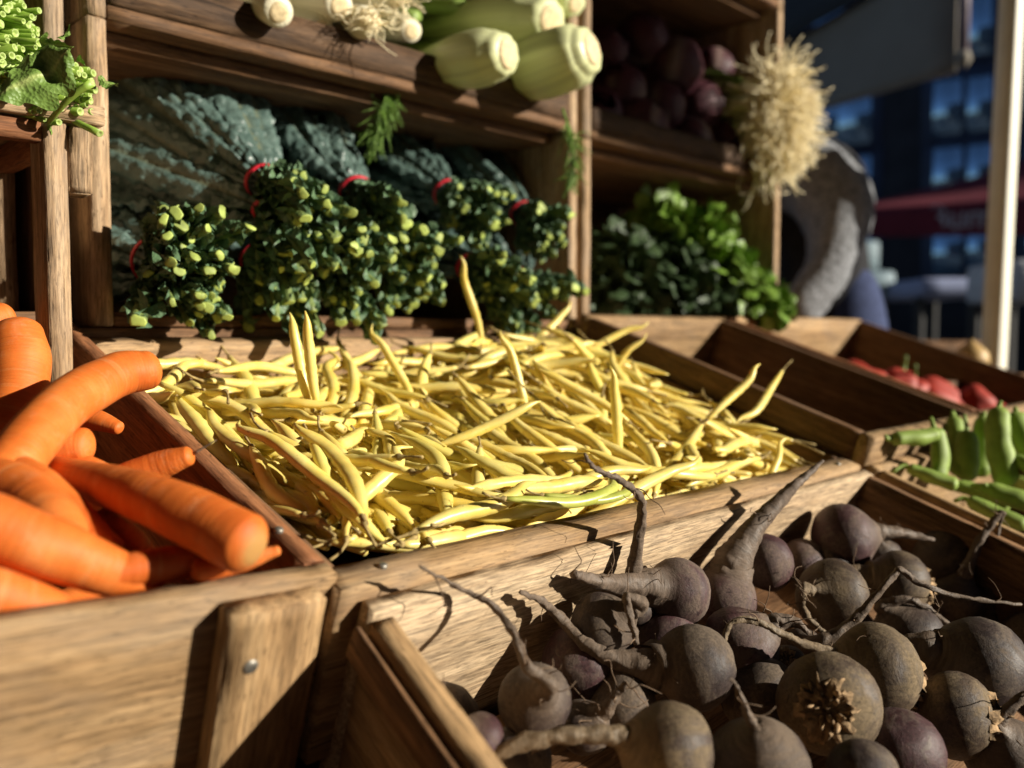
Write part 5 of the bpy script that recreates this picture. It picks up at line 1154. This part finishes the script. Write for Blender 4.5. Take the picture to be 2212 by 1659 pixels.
# building across the street
YB = 17.0; O_ = px(1500, 725, YB); dirB = nrm(np.array([.86, -.50, 0])); nB = nrm(np.array([-.50, -.86, 0]))
bd = thing('building', 'dark navy office building with pale blue windows across the street', 'building', [O_[0], O_[1], 0])
g0 = np.array([O_[0], O_[1], 0.0]) - dirB * 16
board(bd, 'wall', g0, dirB * 40, UP * 15, -nB * 8, M_NAVY, 2, rag=.0001)
def on_facade(u, v): return hit(u, v, g0, nB)
def win(u0, v0, u1, v1):
    a, b, c, d = on_facade(u0, v0), on_facade(u1, v1), 0, 0; x0, x1 = np.dot(a - g0, dirB), np.dot(b - g0, dirB); z0, z1 = b[2], a[2]; p = g0 + dirB * x0 + UP * z0
    fr = board(bd, 'window', p + nB * .03 - dirB * .18 - UP * .18, dirB * (x1 - x0 + .36), UP * (z1 - z0 + .36), -nB * .06 + nB * .0, M_FRAME, 1, rag=.0001)
    board(fr_parent(fr), 'pane', p + nB * .032, dirB * (x1 - x0), UP * (z1 - z0), nB * .012, mg, 1, rag=.0001)
def fr_parent(fr): return fr
_tl = board
def win(u0, v0, u1, v1):
    a, b = on_facade(u0, v0), on_facade(u1, v1); x0, x1 = np.dot(a - g0, dirB), np.dot(b - g0, dirB); z0, z1 = b[2], a[2]; p = g0 + dirB * x0 + UP * z0
    V = []; 
    fr = board(bd, 'window', p - dirB * .18 - UP * .18 - nB * .03, dirB * (x1 - x0 + .36), UP * (z1 - z0 + .36), nB * .06, M_FRAME, 1, rag=.0001)
    pn = board(None, 'pane', p + nB * .031, dirB * (x1 - x0), UP * (z1 - z0), nB * .012, mg, 1, rag=.0001)
    pn.parent = fr; pn.matrix_parent_inverse = (Matrix.Translation(TOTAL_LOC[bd.name]) @ fr.matrix_basis).inverted()
for u0, u1 in ((1760, 1808), (1812, 1880), (2018, 2076), (2092, 2140), (2222, 2300)):
    for v0, v1 in ((-150, -20), (10, 130), (185, 295), (330, 440), (500, 600)): win(u0, v0 + (1950 - u0) * .10, u1, v1 + (1950 - u0) * .10)
M_SKY_BLOCK_BRICK = simple('sky_block_brown_brick', (.13, .085, .065), 0.9, 0.2, 3, 0.3)
ob = thing('building', 'added unseen brown brick block behind the viewer that cuts sky light', 'building', [11, -14, 0])
board(ob, 'wall', np.array([-11.0, -10.0, 0.0]), np.array([38.0, 0, 0]), UP * 13, np.array([0, -8.0, 0]), M_SKY_BLOCK_BRICK, 2, rag=.0001)  # unseen block added to keep low sky light off the stall
for i in range(10):
    for j in range(4): fw = board(ob, 'window', np.array([-9.6 + 3.5 * i, -10.03, 1.2 + 3 * j]), np.array([1.6, 0, 0]), UP * 1.8, np.array([0, .06, 0]), M_FRAME, 1, rag=.0001)  # windows of the added unseen block
# maroon market tent with pale lettering
mt = thing('market_tent', 'maroon market tent with blurred pale lettering on its valance', 'tent', px(2000, 640, 9.0))
sheet(mt, 'valance', [px(1780, 512, 9.6), px(2330, 508, 8.2), px(2330, 432, 8.2), px(1780, 462, 9.6)], M_MAROON)
sheet(mt, 'roof_cloth', [px(1780, 462, 9.6), px(2330, 430, 8.2), px(2260, 330, 10.5), px(2080, 392, 11.6)], M_MAROON)
for u, d in ((1790, 9.6), (2320, 8.25)):
    p = px(u, 470, d); board(mt, 'pole', np.array([p[0], p[1], 0]), UP * (p[2] - .02), E2 * .04, HB * .04, M_CLOTH2, .5, rag=.0001)
fc = bpy.data.curves.new('lettering', 'FONT'); fc.body = 'Bum'; fc.size = .34; fc.extrude = .004; fc.materials.append(M_WHITE); fo_ = bpy.data.objects.new('lettering', fc); COL.objects.link(fo_); fo_.parent = mt
a_, b_ = px(2004, 496, 9.02), px(2330, 484, 8.18); X = nrm(b_ - a_); Z = nrm(np.cross(X, UP)); Y = np.cross(Z, X); M = Matrix(np.column_stack([X, Y, Z]).tolist()).to_4x4(); M.translation = Vector(a_ + Z * .03) - TOTAL_LOC[mt.name]; fo_.matrix_basis = M; me_l = bpy.data.meshes.new_from_object(fo_.evaluated_get(bpy.context.evaluated_depsgraph_get())); bpy.data.objects.remove(fo_); lo_ = bpy.data.objects.new('lettering', me_l); COL.objects.link(lo_); lo_.parent = mt; lo_.matrix_basis = M
# a few things of the stalls across the way
def block(name, label, cat, pts, m, legs=None):
    u0, v0, u1, v1, d, dp = pts; a = px(u0, v1, d); w = px(u1, v1, d) - a; h_ = px(u0, v0, d) - a; t = thing(name, label, cat, [a[0], a[1], 0])
    board(t, 'top', a, w, UP * h_[2], np.array([0, dp, 0]), m, .1, rag=.0005, bev=.02)
    for s in (.08, .85):
        for q in (.1, .8): p = a + w * s + np.array([0, dp * q, 0]); board(t, 'leg', np.array([p[0], p[1], 0.0]), UP * (a[2] - .002), E2 * .05, HB * .05, M_CLOTH2, .5, rag=.0001)
    return t
block('market_table', 'table with a pale blue cloth beyond the cream pole', 'table', (1992, 600, 2150, 640, 5.5, .8), M_BLUEC)
block('market_table', 'pale teal table beyond the bending person', 'table', (1830, 585, 1935, 640, 6.0, .7), M_TEAL)
block('cool_box', 'pale teal cool box standing under the maroon tent', 'box', (1840, 470 + 50, 1900, 585, 7.5, .5), M_TEAL)
block('goods_table', 'low brown table of goods behind the pepper crate', 'table', (1880, 738, 2140, 800, 2.9, .6), M_BROWN)
van = block('display_case', 'white case standing at the street side of the pole', 'case', (2190, 560, 2300, 650, 4.6, .5), simple('white_case_paint', (.55, .56, .60), 0.5))
Cq = px(2098, 775, 1.78); V, Fc, uv = tube([Cq + UP * .034 * q for q in (-1, -.92, -.6, -.1, .4, .75, .95, 1.15)], [.004, .014, .028, .034, .030, .019, .007, .004], 20)
o = mesh_obj('squash', V, Fc, simple('tan_squash_skin', (.50, .33, .13), 0.5)); tag(o, 'round tan squash in front of the cream pole', 'squash')
bx = thing('squash_shelf', 'dark narrow shelf behind the pepper crate', 'shelf', Cq - UP * .2); board(bx, 'shelf_board', Cq - UP * .0352 - E2 * .3 - HB * .05, E2 * .5, HB * .12, -UP * .02, W_DARK, .05)
for s in (-.28, .17): p = Cq + E2 * s - HB * .0; board(bx, 'leg', np.array([p[0], p[1], 0]), UP * (Cq[2] - .0565), E2 * .03, HB * .03, W_DARK, .2)
